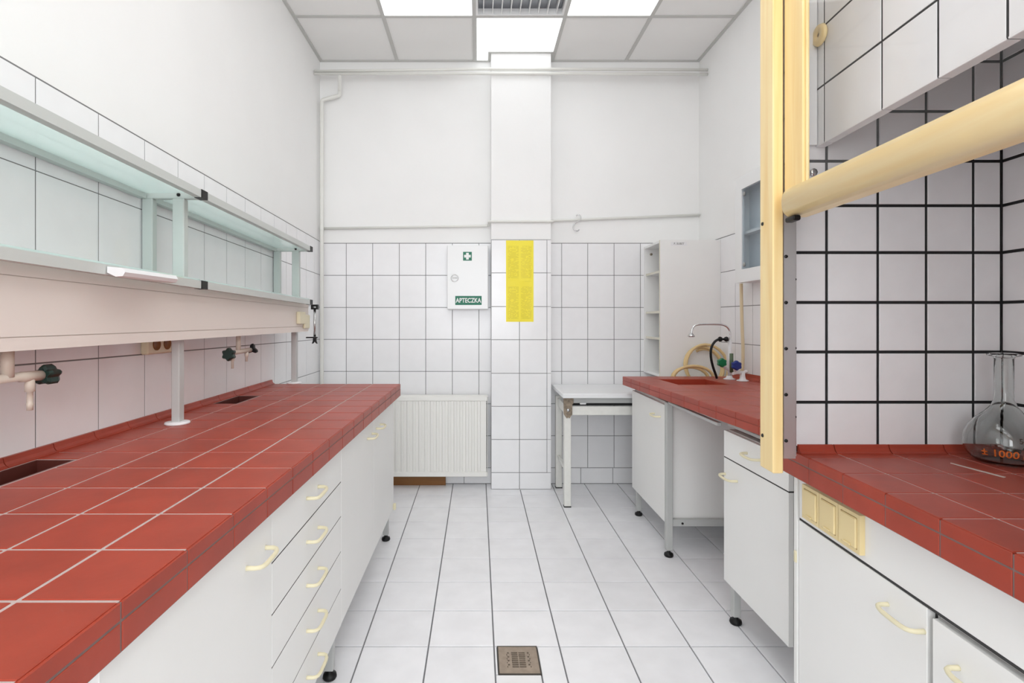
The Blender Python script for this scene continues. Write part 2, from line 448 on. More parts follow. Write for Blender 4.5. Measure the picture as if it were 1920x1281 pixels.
# tiled dado, left wall: courses lie a little out of level, as in the photograph
def tilt(z): return 0 if z < .88 else (.011 * (z - .88) / .228 if z < 1.108 else (.011 + .014 * (z - 1.108) / .492 if z < 1.6 else .0245))
def warpL(x, y, z): return (x, y, z + tilt(z) * (YB - y))
ly = [-.02, .215, .455, .70, .945, 1.19, 1.428, 1.665, 1.896, 2.107, 2.309, 2.514, 2.714, 2.912, 3.104, 3.297, 3.49, 3.68, 3.87, YB]
lz = [.618, .868, 1.110, 1.355, 1.602, 1.858]
struct('grout_bed', MB().box(XL, XL + .004, ly[0], YB - .006, .63, 1.861).map(warpL), 'grout_grey', wl)
for i in range(len(ly) - 1):
    for j in range(len(lz) - 1):
        if j == 0 and ly[i] < 3.0: continue
        a, b, c, d = ly[i], ly[i + 1], lz[j], lz[j + 1]
        struct('wall_tile', MB().tile([(XL + .002, a, c), (XL + .002, b, c), (XL + .002, b, d), (XL + .002, a, d)], (1, 0, 0), .0031, .0038, .0006).map(warpL), 'wall_tile', wl)
# tiled dado, right wall behind the sink bench
ry = [1.62, 1.76, 1.97, 2.18, 2.385, 2.595, 2.805, 3.014, 3.224, 3.44, 3.65, 3.86, YB]
rz = [.615, .862, 1.104, 1.347, 1.588, 1.828]
struct('grout_bed', MB().box(XR - .004, XR, ry[0], YB - .006, .62, 1.831), 'grout_grey', wr)
for i in range(len(ry) - 1):
    for j in range(len(rz) - 1):
        a, b, c, d = ry[i], ry[i + 1], rz[j], rz[j + 1]
        struct('wall_tile', MB().tile([(XR - .002, a, c), (XR - .002, b, c), (XR - .002, b, d), (XR - .002, a, d)], (-1, 0, 0), .0033, TG, .0008), 'wall_tile', wr)

# suspended ceiling: boards lying in a T-bar grid
ceil = struct('ceiling', MB().box(XL - .1, XR + .1, YF - .1, YB + .1, ZC + .10, ZC + .2), 'ceiling_board')
gx = [XL, -.62, -.025, .57, 1.135, XR]
gy = [YB, 3.42, 2.825, 2.23, 1.635, 1.04, .445, -.15, -.745, -1.34, -1.935, YF]
LIT = {(2, 0), (1, 1), (3, 1), (1, 3), (3, 3), (1, 5), (3, 5), (1, 7), (3, 7), (1, 9), (3, 9), (2, 4), (2, 6), (2, 8)}  # all but the rows by the pillar are unseen panels added for brightness
LOUVRE = {(2, 1), (2, 3)}
BW = .012
for i in range(5):
    for j in range(11):
        if (i, j) in LIT or (i, j) in LOUVRE: continue
        a, b, c, d = gx[i], gx[i + 1], gy[j + 1], gy[j]
        struct('ceiling_panel', MB().box(a + .004, b - .004, c + .004, d - .004, ZC + .002, ZC + .018, .002), 'ceiling_board', ceil)
for x in gx[1:-1]:
    for (a, b) in ((YF, YB),):
        struct('grid_bar', MB().box(x - BW, x + BW, a + .003, (b if not .09 < x < .56 else PY) - .003, ZC - .005, ZC + .002), 'grid_paint', ceil)
for y in gy[1:-1]:
    for a, b in zip(gx, gx[1:]):
        struct('grid_bar', MB().box(a + BW, b - BW, y - BW, y + BW, ZC - .0045, ZC + .002), 'grid_paint', ceil)
struct('edge_angle', MB().box(XL, XL + .022, YF, YB, ZC - .006, ZC + .002), 'grid_paint', ceil)
struct('edge_angle', MB().box(XR - .022, XR, YF, YB, ZC - .006, ZC + .002), 'grid_paint', ceil)
struct('edge_angle', MB().box(XL + .022, .09, YB - .02, YB, ZC - .006, ZC + .002), 'grid_paint', ceil)
struct('edge_angle', MB().box(.56, XR - .022, YB - .02, YB, ZC - .006, ZC + .002), 'grid_paint', ceil)
struct('edge_angle', MB().prism([(.079, YB - .02), (.079, PY - .02), (.563, PY - .02), (.563, YB - .02), (.543, YB - .02), (.543, PY), (.099, PY), (.099, YB - .02)], 2, ZC - .006, ZC + .002), 'grid_paint', ceil)

LITLAB = {(2, 0): 'lit square ceiling panel light cut around the top of the pillar',
          (1, 1): 'lit square ceiling panel light to the left of the dark louvred light',
          (3, 1): 'lit square ceiling panel light to the right of the dark louvred light',
          (1, 3): 'added unseen ceiling fill panel above the left bench, second row from the pillar',
          (3, 3): 'added unseen ceiling fill panel before the sink bench, second row from the pillar',
          (1, 5): 'added unseen ceiling fill panel above the left bench, third row from the pillar',
          (3, 5): 'added unseen ceiling fill panel in front of the fume hood, third row from the pillar',
          (1, 7): 'added unseen ceiling fill panel behind the camera on the left bench side',
          (3, 7): 'added unseen ceiling fill panel behind the camera on the fume hood side',
          (2, 4): 'added unseen ceiling fill panel over the aisle, first behind the second louvred light',
          (2, 6): 'added unseen ceiling fill panel over the aisle, above the camera',
          (2, 8): 'added unseen ceiling fill panel over the aisle behind the camera',
          (1, 9): 'added unseen ceiling fill panel nearest the added window on the left side',
          (3, 9): 'added unseen ceiling fill panel nearest the added window on the right side'}
for (i, j) in sorted(LIT):
    a, b, c, d = gx[i] + BW, gx[i + 1] - BW, gy[j + 1] + BW, gy[j] - BW
    t = thing('ceiling_light', LITLAB[(i, j)], 'ceiling light', ((a + b) / 2, (c + d) / 2, ZC), 'lit ceiling panels')
    if (i, j) == (2, 0):
        d = YB - .022
        build('diffuser', MB().prism([(a + .006, c), (b, c), (b, PY - .022), (.076, PY - .022), (.076, d), (a + .006, d)], 2, ZC - .001, ZC + .006), 'far_lamp_diffuser', t)
        build('housing', MB().box(a, b, c, PY - .022, ZC + .008, ZC + .06), 'grid_paint', t)
    else:
        build('diffuser', MB().box(a, b, c, d, ZC - .001, ZC + .006), 'far_lamp_diffuser' if j < 2 else 'fill_diffuser', t)
        build('housing', MB().box(a, b, c, d, ZC + .008, ZC + .06), 'grid_paint', t)
for (i, j) in sorted(LOUVRE):
    a, b, c, d = gx[i] + BW, gx[i + 1] - BW, gy[j + 1] + BW, gy[j] - BW
    t = thing('louvre_light', {1: 'unlit louvred ceiling light with white blades between two lit panels',
                               3: 'unlit louvred ceiling light farther from the pillar, above the aisle'}[j], 'ceiling light', ((a + b) / 2, (c + d) / 2, ZC), 'louvred ceiling lights')
    build('frame', MB().frame(2, ZC - .003, ZC + .05, a, b, c, d, .014), 'white_enamel', t)
    build('housing', MB().box(a + .015, b - .015, c + .015, d - .015, ZC + .07, ZC + .075), 'mirror_sheet', t)
    for k in range(9):
        x = a + .02 + (b - a - .04) * (k + .5) / 9
        build('blade', MB().box(x - .003, x + .003, c + .014, d - .014, ZC, ZC + .035), 'white_enamel', t)
    for k in range(4):
        y = c + (d - c) * (k + .5) / 4
        build('reflector', MB().prism([(y - .06, ZC + .036), (y + .06, ZC + .036), (y + .02, ZC + .068), (y - .02, ZC + .068)], 0, a + .016, b - .016), 'mirror_sheet', t)

# ------------------------------------------------------------------ pieces used by the furniture
def handle(face, x, y0, y1, z, sx, warp=None, out=.032):
    """bow handle along Y, its feet on a front whose face lies at x, bulging towards sx"""
    pts = [(x - sx * .001, y0, z), (x + sx * out * .75, y0, z), (x + sx * out, y0 + .016, z - .002), (x + sx * out, (y0 + y1) / 2, z - .003), (x + sx * out, y1 - .016, z - .002), (x + sx * out * .75, y1, z), (x - sx * .001, y1, z)]
    mb = MB().tube(pts, [.0054, .005, .005, .0054, .005, .005, .0054], 8, 1)
    if warp: mb.map(warp)
    return build('handle', mb, 'cream_plastic', face)
def leg(parent, x, y, ztop, w=.03, paint='grey_paint'):
    l = build('leg', MB().box(x - w / 2, x + w / 2, y - w / 2, y + w / 2, .032, ztop, .002), paint, parent)
    build('foot', MB().lathe([(0, 0), (.021, 0), (.0245, .006), (.0225, .016), (.011, .021), (.008, .031), (.008, .036), (0, .036)], (x, y, 0), 2, 16), 'black_plastic', l)
    return l
def cabinet(label, sx, xf, xb, y0, y1, z0, z1, fronts, legs, warp=None, group=None, name='base_cabinet', frontz=.018, hollow=False):
    t = thing(name, label, 'cabinet', ((xf + xb) / 2, (y0 + y1) / 2, 0), group)
    wp = warp or (lambda x, y, z: (x, y, z))
    xa, xc = sorted((xf - sx * frontz - sx * .0009, xb))
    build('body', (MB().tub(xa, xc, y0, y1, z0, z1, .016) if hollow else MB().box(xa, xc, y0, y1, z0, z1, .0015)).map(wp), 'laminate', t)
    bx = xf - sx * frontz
    build('gap_shade_sheet', MB().box(bx - sx * .0008, bx - sx * .0002, y0 + .0008, y1 - .0008, z0 + .004, max(f[4] for f in fronts) - .004).map(wp), 'dark_void', t)  # dark sheet added so the gaps between fronts read as shaded
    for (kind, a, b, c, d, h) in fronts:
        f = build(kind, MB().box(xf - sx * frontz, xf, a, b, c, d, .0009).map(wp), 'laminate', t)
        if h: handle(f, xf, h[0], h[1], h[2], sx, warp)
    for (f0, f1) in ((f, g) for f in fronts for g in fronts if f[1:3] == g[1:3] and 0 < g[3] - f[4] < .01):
        build('dark_gap_strip', MB().box(xf - sx * frontz, xf - sx * .0012, f0[1], f0[2], f0[4] + .0001, f1[3] - .0001).map(wp), 'gap_shade', t)  # dark strip fills the gap, its shade put into the colour
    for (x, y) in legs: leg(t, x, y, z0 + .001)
    return t

# ------------------------------------------------------------------ left bench
ZT = .885
lb = thing('tiled_worktop', 'long red tiled worktop with pale joints along the left wall', 'worktop', (-.84, 1.4, .815))
LY0, LY1 = -.244, 3.05
core_y = [LY0, 1.10, 1.40, 2.33, 2.58, LY1]; core_x = [XL + .012, -1.182, -1.076, -.48]
front = lambda y: -.4794 + .0093 * y
build('bed', MB().grid_slab(core_x, core_y, {(1, 1), (1, 3)}, .8155, ZT - .0016).map(lambda x, y, z: (front(y) - .0045 if x > -.6 else x, y, z)), 'bench_grout', lb)
lx = [-1.186, -1.07, -.914, -.766, -.613, None]
lyy = [.694 + .1563 * k for k in range(-6, 16)]; lyy[-1] = LY1
BG = .0075
for j in range(len(lyy) - 1):
    y0, y1 = lyy[j], lyy[j + 1]
    for i in range(5):
        p0 = [(lx[i], y0), (lx[i + 1] if lx[i + 1] else front(y0), y0), (lx[i + 1] if lx[i + 1] else front(y1), y1), (lx[i], y1)]
        segs = [p0]
        if i == 0:                                                   # the drain cups take up this narrow course
            segs = []; a = y0
            for (h0, h1) in ((1.10, 1.40), (2.33, 2.58)):
                if h1 <= a or h0 >= y1: continue
                if h0 - a > .012: segs.append([(lx[0], a), (lx[1], a), (lx[1], h0), (lx[0], h0)])
                a = min(h1, y1)
            if y1 - a > .012: segs.append([(lx[0], a), (lx[1], a), (lx[1], y1), (lx[0], y1)])
        for q in segs:
            g = BG
            build('tile', MB().tile([(x, y, ZT - .0075) for x, y in q], (0, 0, 1), .0075, g, .001), 'red_tile', lb)
    # nosing and lower edge tiles on the front face
    for (c, d, nm) in ((.8575, ZT, 'nosing_tile'), (.815, .8575, 'edge_tile')):
        P = [(front(y0) - .008, y0, c), (front(y1) - .008, y1, c), (front(y1) - .008, y1, d), (front(y0) - .008, y0, d)]
        build(nm, MB().tile(P, (1, 0, 0), .008, .004, .001), 'red_tile', lb)
    # coved skirting tile against the wall
    prof = [(XL + .0055, ZT - .007), (XL + .0055, ZT + .024), (XL + .0145, ZT + .024), (XL + .017, ZT + .012), (XL + .022, ZT + .005), (XL + .029, ZT + .001), (XL + .029, ZT - .007)]
    build('cove_tile', MB().prism(prof, 1, y0 + .0015, y1 - .0015), 'red_tile', lb)
build('edge_bed', MB().prism([(front(LY0) - .0044, LY0), (front(LY0) - .0016, LY0), (front(LY1) - .0016, LY1), (front(LY1) - .0044, LY1)], 2, .8158, ZT - .003), 'edge_grout', lb)
for (a, b) in ((1.10, 1.40), (2.33, 2.58)):
    build('drain_cup', MB().tub(-1.181, -1.077, a + .001, b - .001, .72, ZT - .002, .006), 'red_cup', lb)
DRW = [(.17, .298), (.302, .431), (.435, .556), (.56, .679), (.683, .805)]
XFc = -.487
cabinet('white base cabinet with a cream handle, nearest on the left', 1, XFc, -1.07, .670, 1.2350, .17, .812,
        [('door', .672, 1.2347, .172, .805, (1.10, 1.20, .735))], [(-.52, .72), (-1.03, .72), (-1.03, 1.19)], group='white cabinets under the left worktop')
cabinet('white drawer unit with five drawers under the left red worktop', 1, XFc, -1.07, 1.2370, 1.863, .17, .812,
        [('drawer', 1.2372, 1.8625, c, d, (1.487, 1.592, (c + d) / 2 + .006)) for c, d in DRW], [(-.52, 1.835), (-1.03, 1.835), (-1.03, 1.29)], group='white cabinets under the left worktop', name='drawer_cabinet')
cf = cabinet('white two-door base cabinet at the far end under the left worktop', 1, XFc, -1.07, 1.865, 3.02, .17, .812,
        [('door', 1.8652, 2.4415, .172, .805, (2.30, 2.40, .735)), ('door', 2.4445, 3.018, .172, .805, (2.50, 2.60, .738))], [(-.525, 2.985), (-1.03, 2.985), (-1.03, 1.92)], group='white cabinets under the left worktop')
build('corner_clip', MB().box(-.487, -.472, 3.0, 3.022, .165, .20, .003), 'cream_plastic', cf)

# ------------------------------------------------------------------ service duct and glass shelf over the left bench
du = thing('service_duct', 'long beige service duct on grey posts above the left worktop', 'duct', (-1.09, 1.5, ZT))
DX, DY1 = -1.03, 3.18
dtop = lambda y: 1.360 + .0125 * (DY1 - y)
def hexa(x0, x1, y0, y1, lo_, hi_):
    vs = [(x, y, f(y)) for x in (x0, x1) for y in (y0, y1) for f in (lo_, hi_)]
    return MB().add(vs, [(0, 1, 3, 2), (4, 6, 7, 5), (0, 4, 5, 1), (2, 3, 7, 6), (0, 2, 6, 4), (1, 5, 7, 3)])
build('body', hexa(-1.155, DX - .004, -.3, DY1, lambda y: 1.1885, dtop), 'duct_paint', du)
build('cover_strip', hexa(DX - .004, DX, -.3, DY1 - .002, lambda y: 1.2205, lambda y: dtop(y) - .030), 'duct_paint', du)
build('lower_lip', hexa(DX - .004, DX, -.3, DY1, lambda y: 1.1885, lambda y: 1.218), 'duct_paint', du)
build('upper_lip', hexa(DX - .004, DX, -.3, DY1, lambda y: dtop(y) - .028, dtop), 'duct_paint', du)
for y in (.67, 1.875, 3.07):
    p_ = build('post', MB().box(-1.091, -1.062, y - .017, y + .017, ZT + .006, 1.189, .003), 'grey_paint', du)
    build('flange', MB().lathe([(0, 0), (.040, 0), (.042, .003), (.040, .008), (.026, .010), (0, .010)], (-1.078, y, ZT), 2, 20), 'white_plastic', p_)
sh = thing('glass_shelf', 'two-tier mint glass shelf with grey metal frame above the service duct', 'shelf', (-1.09, 1.5, 1.36))
zu = lambda y: 1.675 + .0255 * (3.08 - y)
zlw = lambda y: 1.3617 + .0172 * (3.08 - y)
RXF = (-1.004, -.98); RXB = (-1.204, -1.180)
secs = [(-.25, .645), (.681, 1.858), (1.894, 3.062)]
for (a, b) in secs:
    for zf, nm in ((zu, 'upper'), (zlw, 'lower')):
        build('front_rail', hexa(*RXF, a, b - .0065, lambda y: zf(y) - .0135, lambda y: zf(y) + .0135), 'rail_paint', sh)
        if nm == 'upper':
            build('rear_rail', hexa(*RXB, a, b, lambda y: zf(y) - .016, lambda y: zf(y) + .016), 'rack_paint', sh)
            build('glass_pane', hexa(RXB[1] - .002, RXF[0] + .002, a + .002, b - .002, lambda y: zf(y) + .002, lambda y: zf(y) + .008), 'shelf_glass', sh)
        else:
            build('glass_pane', hexa(RXB[0], RXF[1] - .006, a + .002, b - .002, lambda y: zf(y) + .0136, lambda y: zf(y) + .0195), 'shelf_glass', sh)
        build('end_cap', hexa(RXF[0] - .0015, RXF[1] + .0022, b - .006, b + .035, lambda y: zf(y) - .0142, lambda y: zf(y) + .0150), 'black_plastic', sh)
for y in (.67, 1.886, 3.09):
    for (xa, xb) in ((-1.095, -1.053), (-1.204, -1.166)):
        build('upright', MB().box(xa, xb, y - .015, y + .015, dtop(y) + .001 if xa > -1.15 else 1.25, zu(y) - .012, .003), 'rack_paint', sh)
    bk = build('bracket', MB().box(-1.205, RXF[0] - .001, y - .013, y + .013, zu(y) - .0125, zu(y) + .0125, .002), 'rack_paint', sh)
    build('screw', MB().lathe([(0, 0), (.0065, 0), (.0065, .003), (0, .003)], (-1.072, y - .013, zu(y) + .001), 1, 10, -1), 'black_plastic', bk)
    build('screw', MB().lathe([(0, 0), (.0065, 0), (.0065, .003), (0, .003)], (-1.196, y - .013, zu(y) + .001), 1, 10, -1), 'black_plastic', bk)
lone('card_holder', MB().prism([(-.9775, 1.399), (-.936, 1.395), (-.930, 1.384), (-.936, 1.374), (-.955, 1.372), (-.9775, 1.383)], 1, 1.378, 1.622), 'white_plastic', 'white plastic holder clipped to the lower glass shelf edge', 'holder')
sw = thing('double_switch', 'cream light switch pair at the far end of the beige duct', 'switch', (DX, 3.06, 1.21))
build('switch_module', MB().box(DX + .0002, DX + .022, 2.965, 3.065, 1.234, 1.305, .004), 'socket_plastic', sw)
build('switch_module', MB().box(DX + .0002, DX + .012, 3.075, 3.170, 1.207, 1.288, .004), 'socket_plastic', sw)
cl = thing('clamp_rod', 'black laboratory clamp rod hanging at the far end of the duct', 'clamp', (-1.0, 3.2, 1.12))
CY = 3.205
build('rod', MB().tube([(-1.0, CY, 1.155), (-1.0, CY, 1.322)], .0075, 10), 'steel', cl)
build('boss', MB().frame(1, CY - .012, CY + .012, -1.020, -.978, 1.322, 1.352, .011), 'black_plastic', cl)
build('crosspiece', MB().box(-1.052, -.984, CY - .011, CY + .011, 1.146, 1.154, .002), 'black_plastic', cl)
build('wing_nut', MB().prism([(-1.010, 1.1455), (-.990, 1.1455), (-.990, 1.13), (-.984, 1.112), (-.991, 1.114), (-1.0, 1.126), (-1.009, 1.114), (-1.016, 1.112), (-1.010, 1.13)], 1, CY - .007, CY + .007), 'black_plastic', cl)

# gas valves hanging from the duct
v = thing('gas_valve', 'beige valve with one dark green star knob, nearest under the duct', 'valve', (-1.08, 1.2, 1.04), 'valves under the duct')
VX = -1.08
build('drop_pipe', MB().tube([(VX, 1.2, 1.1884), (VX, 1.2, 1.126)], .0125, 14), 'fitting_beige', v)
build('tee', MB().tube([(VX, 1.07, 1.124), (VX, 1.232, 1.124), (VX, 1.234, 1.123), (VX, 1.292, 1.121)], [.0105, .0105, .0125, .0125], 14), 'fitting_beige', v)
build('nozzle', MB().lathe([(0, 0), (.0065, 0), (.0075, .016), (.0065, .018), (.0065, .044), (.0105, .046), (.0105, .062), (.0085, .082), (0, .082)], (VX, 1.26, 1.04), 2, 14), 'fitting_beige', v)
build('star_knob', MB().star((VX, 1.312, 1.120), 1, .027, .018, 5, .040), 'green_black', v)
v = thing('gas_valve', 'beige twin valve with two dark knobs near the far drain cup', 'valve', (-1.08, 2.357, 1.05), 'valves under the duct')
build('drop_pipe', MB().tube([(VX, 2.357, 1.1884), (VX, 2.357, 1.12)], .010, 12), 'fitting_beige', v)
build('tee', MB().tube([(VX, 2.285, 1.113), (VX, 2.357, 1.114), (VX, 2.48, 1.116)], .0105, 12), 'fitting_beige', v)
build('star_knob', MB().star((VX, 2.268, 1.108), 1, .029, .022, 6, .030), 'green_black', v)
build('star_knob', MB().star((VX + .005, 2.494, 1.118), 1, .027, .012, 3, .022), 'black_plastic', v)
for (y, L) in ((2.30, .065), (2.44, .045)):
    build('nozzle', MB().lathe([(0, 0), (.0055, 0), (.006, L * .5), (.0085, L * .55), (.0085, L), (0, L)], (VX, y, 1.109 - L), 2, 12), 'fitting_beige', v)
so = thing('double_socket', 'cream double power socket on the tiles just below the duct', 'socket', (XL + .01, 1.96, 1.13))
build('plate', MB().box(XL + .0055, XL + .034, 1.868, 2.022, 1.133, 1.222, .005), 'socket_plastic', so)
for y in (1.918, 1.983):
    b_ = build('socket_well', MB().lathe([(0, .0), (.022, 0), (.022, .003), (.019, .003), (.017, .0008), (0, .0008)], (XL + .034, y, 1.168), 0, 18), 'brown_wood', so)

# ------------------------------------------------------------------ objects on the back wall
rd = thing('radiator', 'white ribbed panel radiator under the first aid box', 'radiator', (-.46, 3.94, .086))
RX0, RX1 = -1.0, .074
poly = []; x = RX0 + .03; yf = 3.898
poly.append((RX0 + .012, yf + .003)); 
while x < RX1 - .04:
    poly += [(x, yf + .003), (x + .006, yf - .006), (x + .022, yf - .006), (x + .028, yf + .003)]; x += .0438
poly += [(RX1 - .012, yf + .003), (RX1 - .012, yf + .010), (RX0 + .012, yf + .010)]
build('front_panel', MB().prism(poly, 2, .125, .652), 'radiator_enamel', rd)
build('lower_header', MB().box(RX0 + .004, RX1 - .004, yf - .005, yf + .014, .088, .1245, .004), 'radiator_enamel', rd)
build('upper_header', MB().box(RX0 + .004, RX1 - .004, yf - .005, yf + .014, .6525, .686, .004), 'radiator_enamel', rd)
build('back_panel', MB().box(RX0 + .012, RX1 - .012, 3.962, 3.975, .10, .66, .003), 'radiator_enamel', rd)
build('top_grille', MB().box(RX0, RX1, yf + .015, 3.978, .676, .69, .002), 'radiator_enamel', rd)
for x in (RX0, RX1 - .004): build('side_cover', MB().box(x, x + .004, yf - .006, 3.978, .095, .6755, .001), 'radiator_enamel', rd)
for x in (-.85, -.08): build('wall_bracket', MB().box(x - .015, x + .015, 3.975, YB - .007, .2, .6, .002), 'grey_paint', rd)
lone('wooden_board', MB().box(-.80, -.245, 3.972, 3.990, .0005, .066, .002), 'brown_wood', 'brown wooden board on the floor under the radiator', 'board')

fa = thing('first_aid_box', 'white first aid box with green cross and APTECZKA sign on tiled wall', 'first aid box', (-.07, 3.95, 1.34))
FX0, FX1, FZ0, FZ1, FY = -.229, .079, 1.336, 1.815, 3.885
build('case', MB().box(FX0, FX1, FY + .016, YB - .0055, FZ0, FZ1, .003), 'white_enamel', fa)
dr = build('door', MB().box(FX0 + .001, FX1 - .004, FY, FY + .015, FZ0 + .002, FZ1 - .002, .003), 'white_enamel', fa)
lk = build('lock', MB().lathe([(.022, 0), (.0285, 0), (.0285, .004), (.022, .004), (.022, 0)], (-.172, FY - .0003, 1.569), 1, 24, -1), 'steel', dr)
build('lock_slot', MB().box(-.190, -.154, FY - .003, FY - .0002, 1.566, 1.573), 'grey_paint', lk)
cr = build('cross_sign', MB().box(-.110, -.045, FY - .0012, FY - .0002, 1.699, 1.764), 'sign_green', dr)
q = .010; h_ = .025; cx_, cz_ = -.0775, 1.7315
build('cross', MB().prism([(cx_ - q, cz_ - h_), (cx_ + q, cz_ - h_), (cx_ + q, cz_ - q), (cx_ + h_, cz_ - q), (cx_ + h_, cz_ + q), (cx_ + q, cz_ + q), (cx_ + q, cz_ + h_), (cx_ - q, cz_ + h_), (cx_ - q, cz_ + q), (cx_ - h_, cz_ + q), (cx_ - h_, cz_ - q), (cx_ - q, cz_ - q)], 1, FY - .002, FY - .0013), 'sign_white', cr)
sg = build('name_sign', MB().box(-.168, .028, FY - .0012, FY - .0002, 1.369, 1.436), 'sign_green', dr)
build('lettering', text_mb('APTECZKA', .047, lambda a, b, c: (-.070 + a, FY - .0020 - c, 1.4015 + b), bold=.0011, xs=.80), 'sign_white', sg)
for x in (-.195, .0): build('hanging_tab', MB().box(x - .008, x + .008, YB - .012, YB - .0055, FZ1, FZ1 + .012, .002), 'steel', fa)

for (z0, z1, lab) in ((1.546, 1.848, 'upper of two yellow printed notices on the tiled pillar'), (1.244, 1.546, 'lower of two yellow printed notices on the tiled pillar')):
    n_ = 6; vs = []; fs = []
    for t in (0, .0006):
        for i in range(n_ + 1):
            for j in (0, 1):
                vs.append((.209 + .204 * i / n_, PY - .0062 - t - .0015 * math.sin(i * 1.3 + z0 * 9), z0 + (z1 - z0) * j))
    m_ = 2 * (n_ + 1)
    for i in range(n_):
        a = 2 * i; fs += [(a, a + 2, a + 3, a + 1), (m_ + a, m_ + a + 1, m_ + a + 3, m_ + a + 2), (a, m_ + a, m_ + a + 2, a + 2), (a + 1, a + 3, m_ + a + 3, m_ + a + 1)]
    fs += [(0, 1, m_ + 1, m_), (2 * n_, m_ + 2 * n_, m_ + 2 * n_ + 1, 2 * n_ + 1)]
    lone('notice', MB().add(vs, fs), 'yellow_notice', lab, 'notice', 'yellow notices on the pillar')

# pipes
PYc = 3.861
lone('water_pipe', MB().tube([(XL + .004, PYc, 3.076), (.3, PYc, 3.079), (XR - .004, PYc, 3.072)], .0105, 12), 'pipe_white', 'lower of two white pipes under the ceiling across the back wall', 'pipe')
lone('water_pipe', MB().tube([(XL + .004, PYc + .006, 3.098), (-.4, PYc + .004, 3.107), (.1, PYc + .0015, 3.114), (XR - .004, PYc, 3.106)], .0105, 12), 'pipe_white', 'upper of two white pipes under the ceiling across the back wall', 'pipe')
VYp = 3.962
lone('riser_pipe', MB().tube([(-1.048, 3.872, 3.064), (-1.048, 3.90, 3.045), (-1.048, VYp, 2.99), (-1.048, VYp, 2.985), (-1.048, VYp, 2.975), (-1.048, VYp, 2.968), (-1.060, VYp, 2.955), (-1.165, VYp, 2.93), (-1.18, VYp, 2.922), (-1.183, VYp, 2.90), (-1.183, VYp, 2.86), (-1.183, VYp, .02)][3:], .0145, 12, 1), 'pipe_white', 'white vertical pipe with a bend in the left back corner', 'pipe')
pc = bpy.data.objects['riser_pipe']
pc2 = build('upper_bend', MB().tube([(-1.022, 3.868, 3.066), (-1.022, 3.868, 3.05), (-1.030, 3.90, 3.03), (-1.048, VYp, 3.0), (-1.048, VYp, 2.985)], .013, 12, 1), 'pipe_white', pc)
lone('conduit', MB().tube([(XL + .004, 3.998, 1.957), (.066, 3.998, 1.978), (.08, 3.998, 1.980), (.084, 3.99, 1.982), (.084, 3.88, 1.986), (.087, 3.873, 1.987), (.1, 3.8725, 1.988), (.54, 3.8725, 1.9885), (.555, 3.873, 1.989), (.558, 3.88, 1.99), (.558, 3.99, 2.014), (.562, 3.998, 2.016), (.58, 3.998, 2.0175), (XR - .004, 3.998, 2.061)], .0095, 10), 'pipe_white', 'thin white pipe stepping around the pillar above the tiles', 'pipe')
hx = .758
lone('s_hook', MB().tube([(hx - .012, 3.982, 2.050), (hx + .0, 3.978, 2.062), (hx + .020, 3.976, 2.056), (hx + .028, 3.975, 2.035), (hx + .020, 3.974, 2.016), (hx - .002, 3.974, 2.004), (hx - .022, 3.974, 1.992), (hx - .034, 3.974, 1.968), (hx - .028, 3.974, 1.944), (hx - .010, 3.974, 1.932), (hx + .008, 3.974, 1.938), (hx + .012, 3.974, 1.946)], .0042, 8, 2), 'steel', 'steel S-shaped hook hanging on the thin pipe right of the pillar', 'hook')

# ------------------------------------------------------------------ white table in the back right corner
tb = thing('folding_table', 'white metal-legged table between the pillar and the sink bench', 'table', (1.09, 3.73, 0))
TX0, TX1, TY0, TY1 = .563, 1.62, 3.462, 3.992
build('top', MB().box(TX0, TX1, TY0, TY1, .738, .768, .004), 'table_top', tb)
def tleg(x, y):
    l = build('leg', MB().box(x, x + .046, y, y + .04, .006, .69, .003), 'table_leg', tb)
    build('shoe', MB().box(x - .001, x + .047, y - .001, y + .041, .0003, .006), 'dark_void', l); return l
l1 = tleg(.579, 3.505); l2 = tleg(.583, 3.905); tleg(1.55, 3.505); tleg(1.55, 3.905)
build('hinge_plate', MB().prism([(.572, .7375), (.640, .7375), (.640, .70), (.632, .69), (.632, .625), (.612, .598), (.604, .606), (.596, .598), (.576, .625)], 1, 3.497, 3.504), 'rust', tb)
build('hinge_pin', MB().lathe([(0, 0), (.011, 0), (.011, .008), (0, .008)], (.604, 3.497, .655), 1, 12, -1), 'steel', tb)
build('apron', MB().box(.6255, 1.5495, 3.512, 3.532, .618, .677, .002), 'table_leg', tb)
build('sliding_rail', MB().box(.645, 1.60, 3.520, 3.545, .697, .7375, .002), 'grey_paint', tb)
build('rail_slot', MB().box(.630, 1.60, 3.540, 3.55, .678, .696), 'dark_void', tb)
build('catch', MB().box(.685, .727, 3.505, 3.519, .690, .701, .003), 'white_plastic', tb)
build('side_rail', MB().box(.595, .615, 3.5455, 3.9045, .615, .675, .002), 'table_leg', tb)
build('side_stretcher', MB().box(.596, .612, 3.5455, 3.9045, .22, .25, .002), 'table_leg', tb)

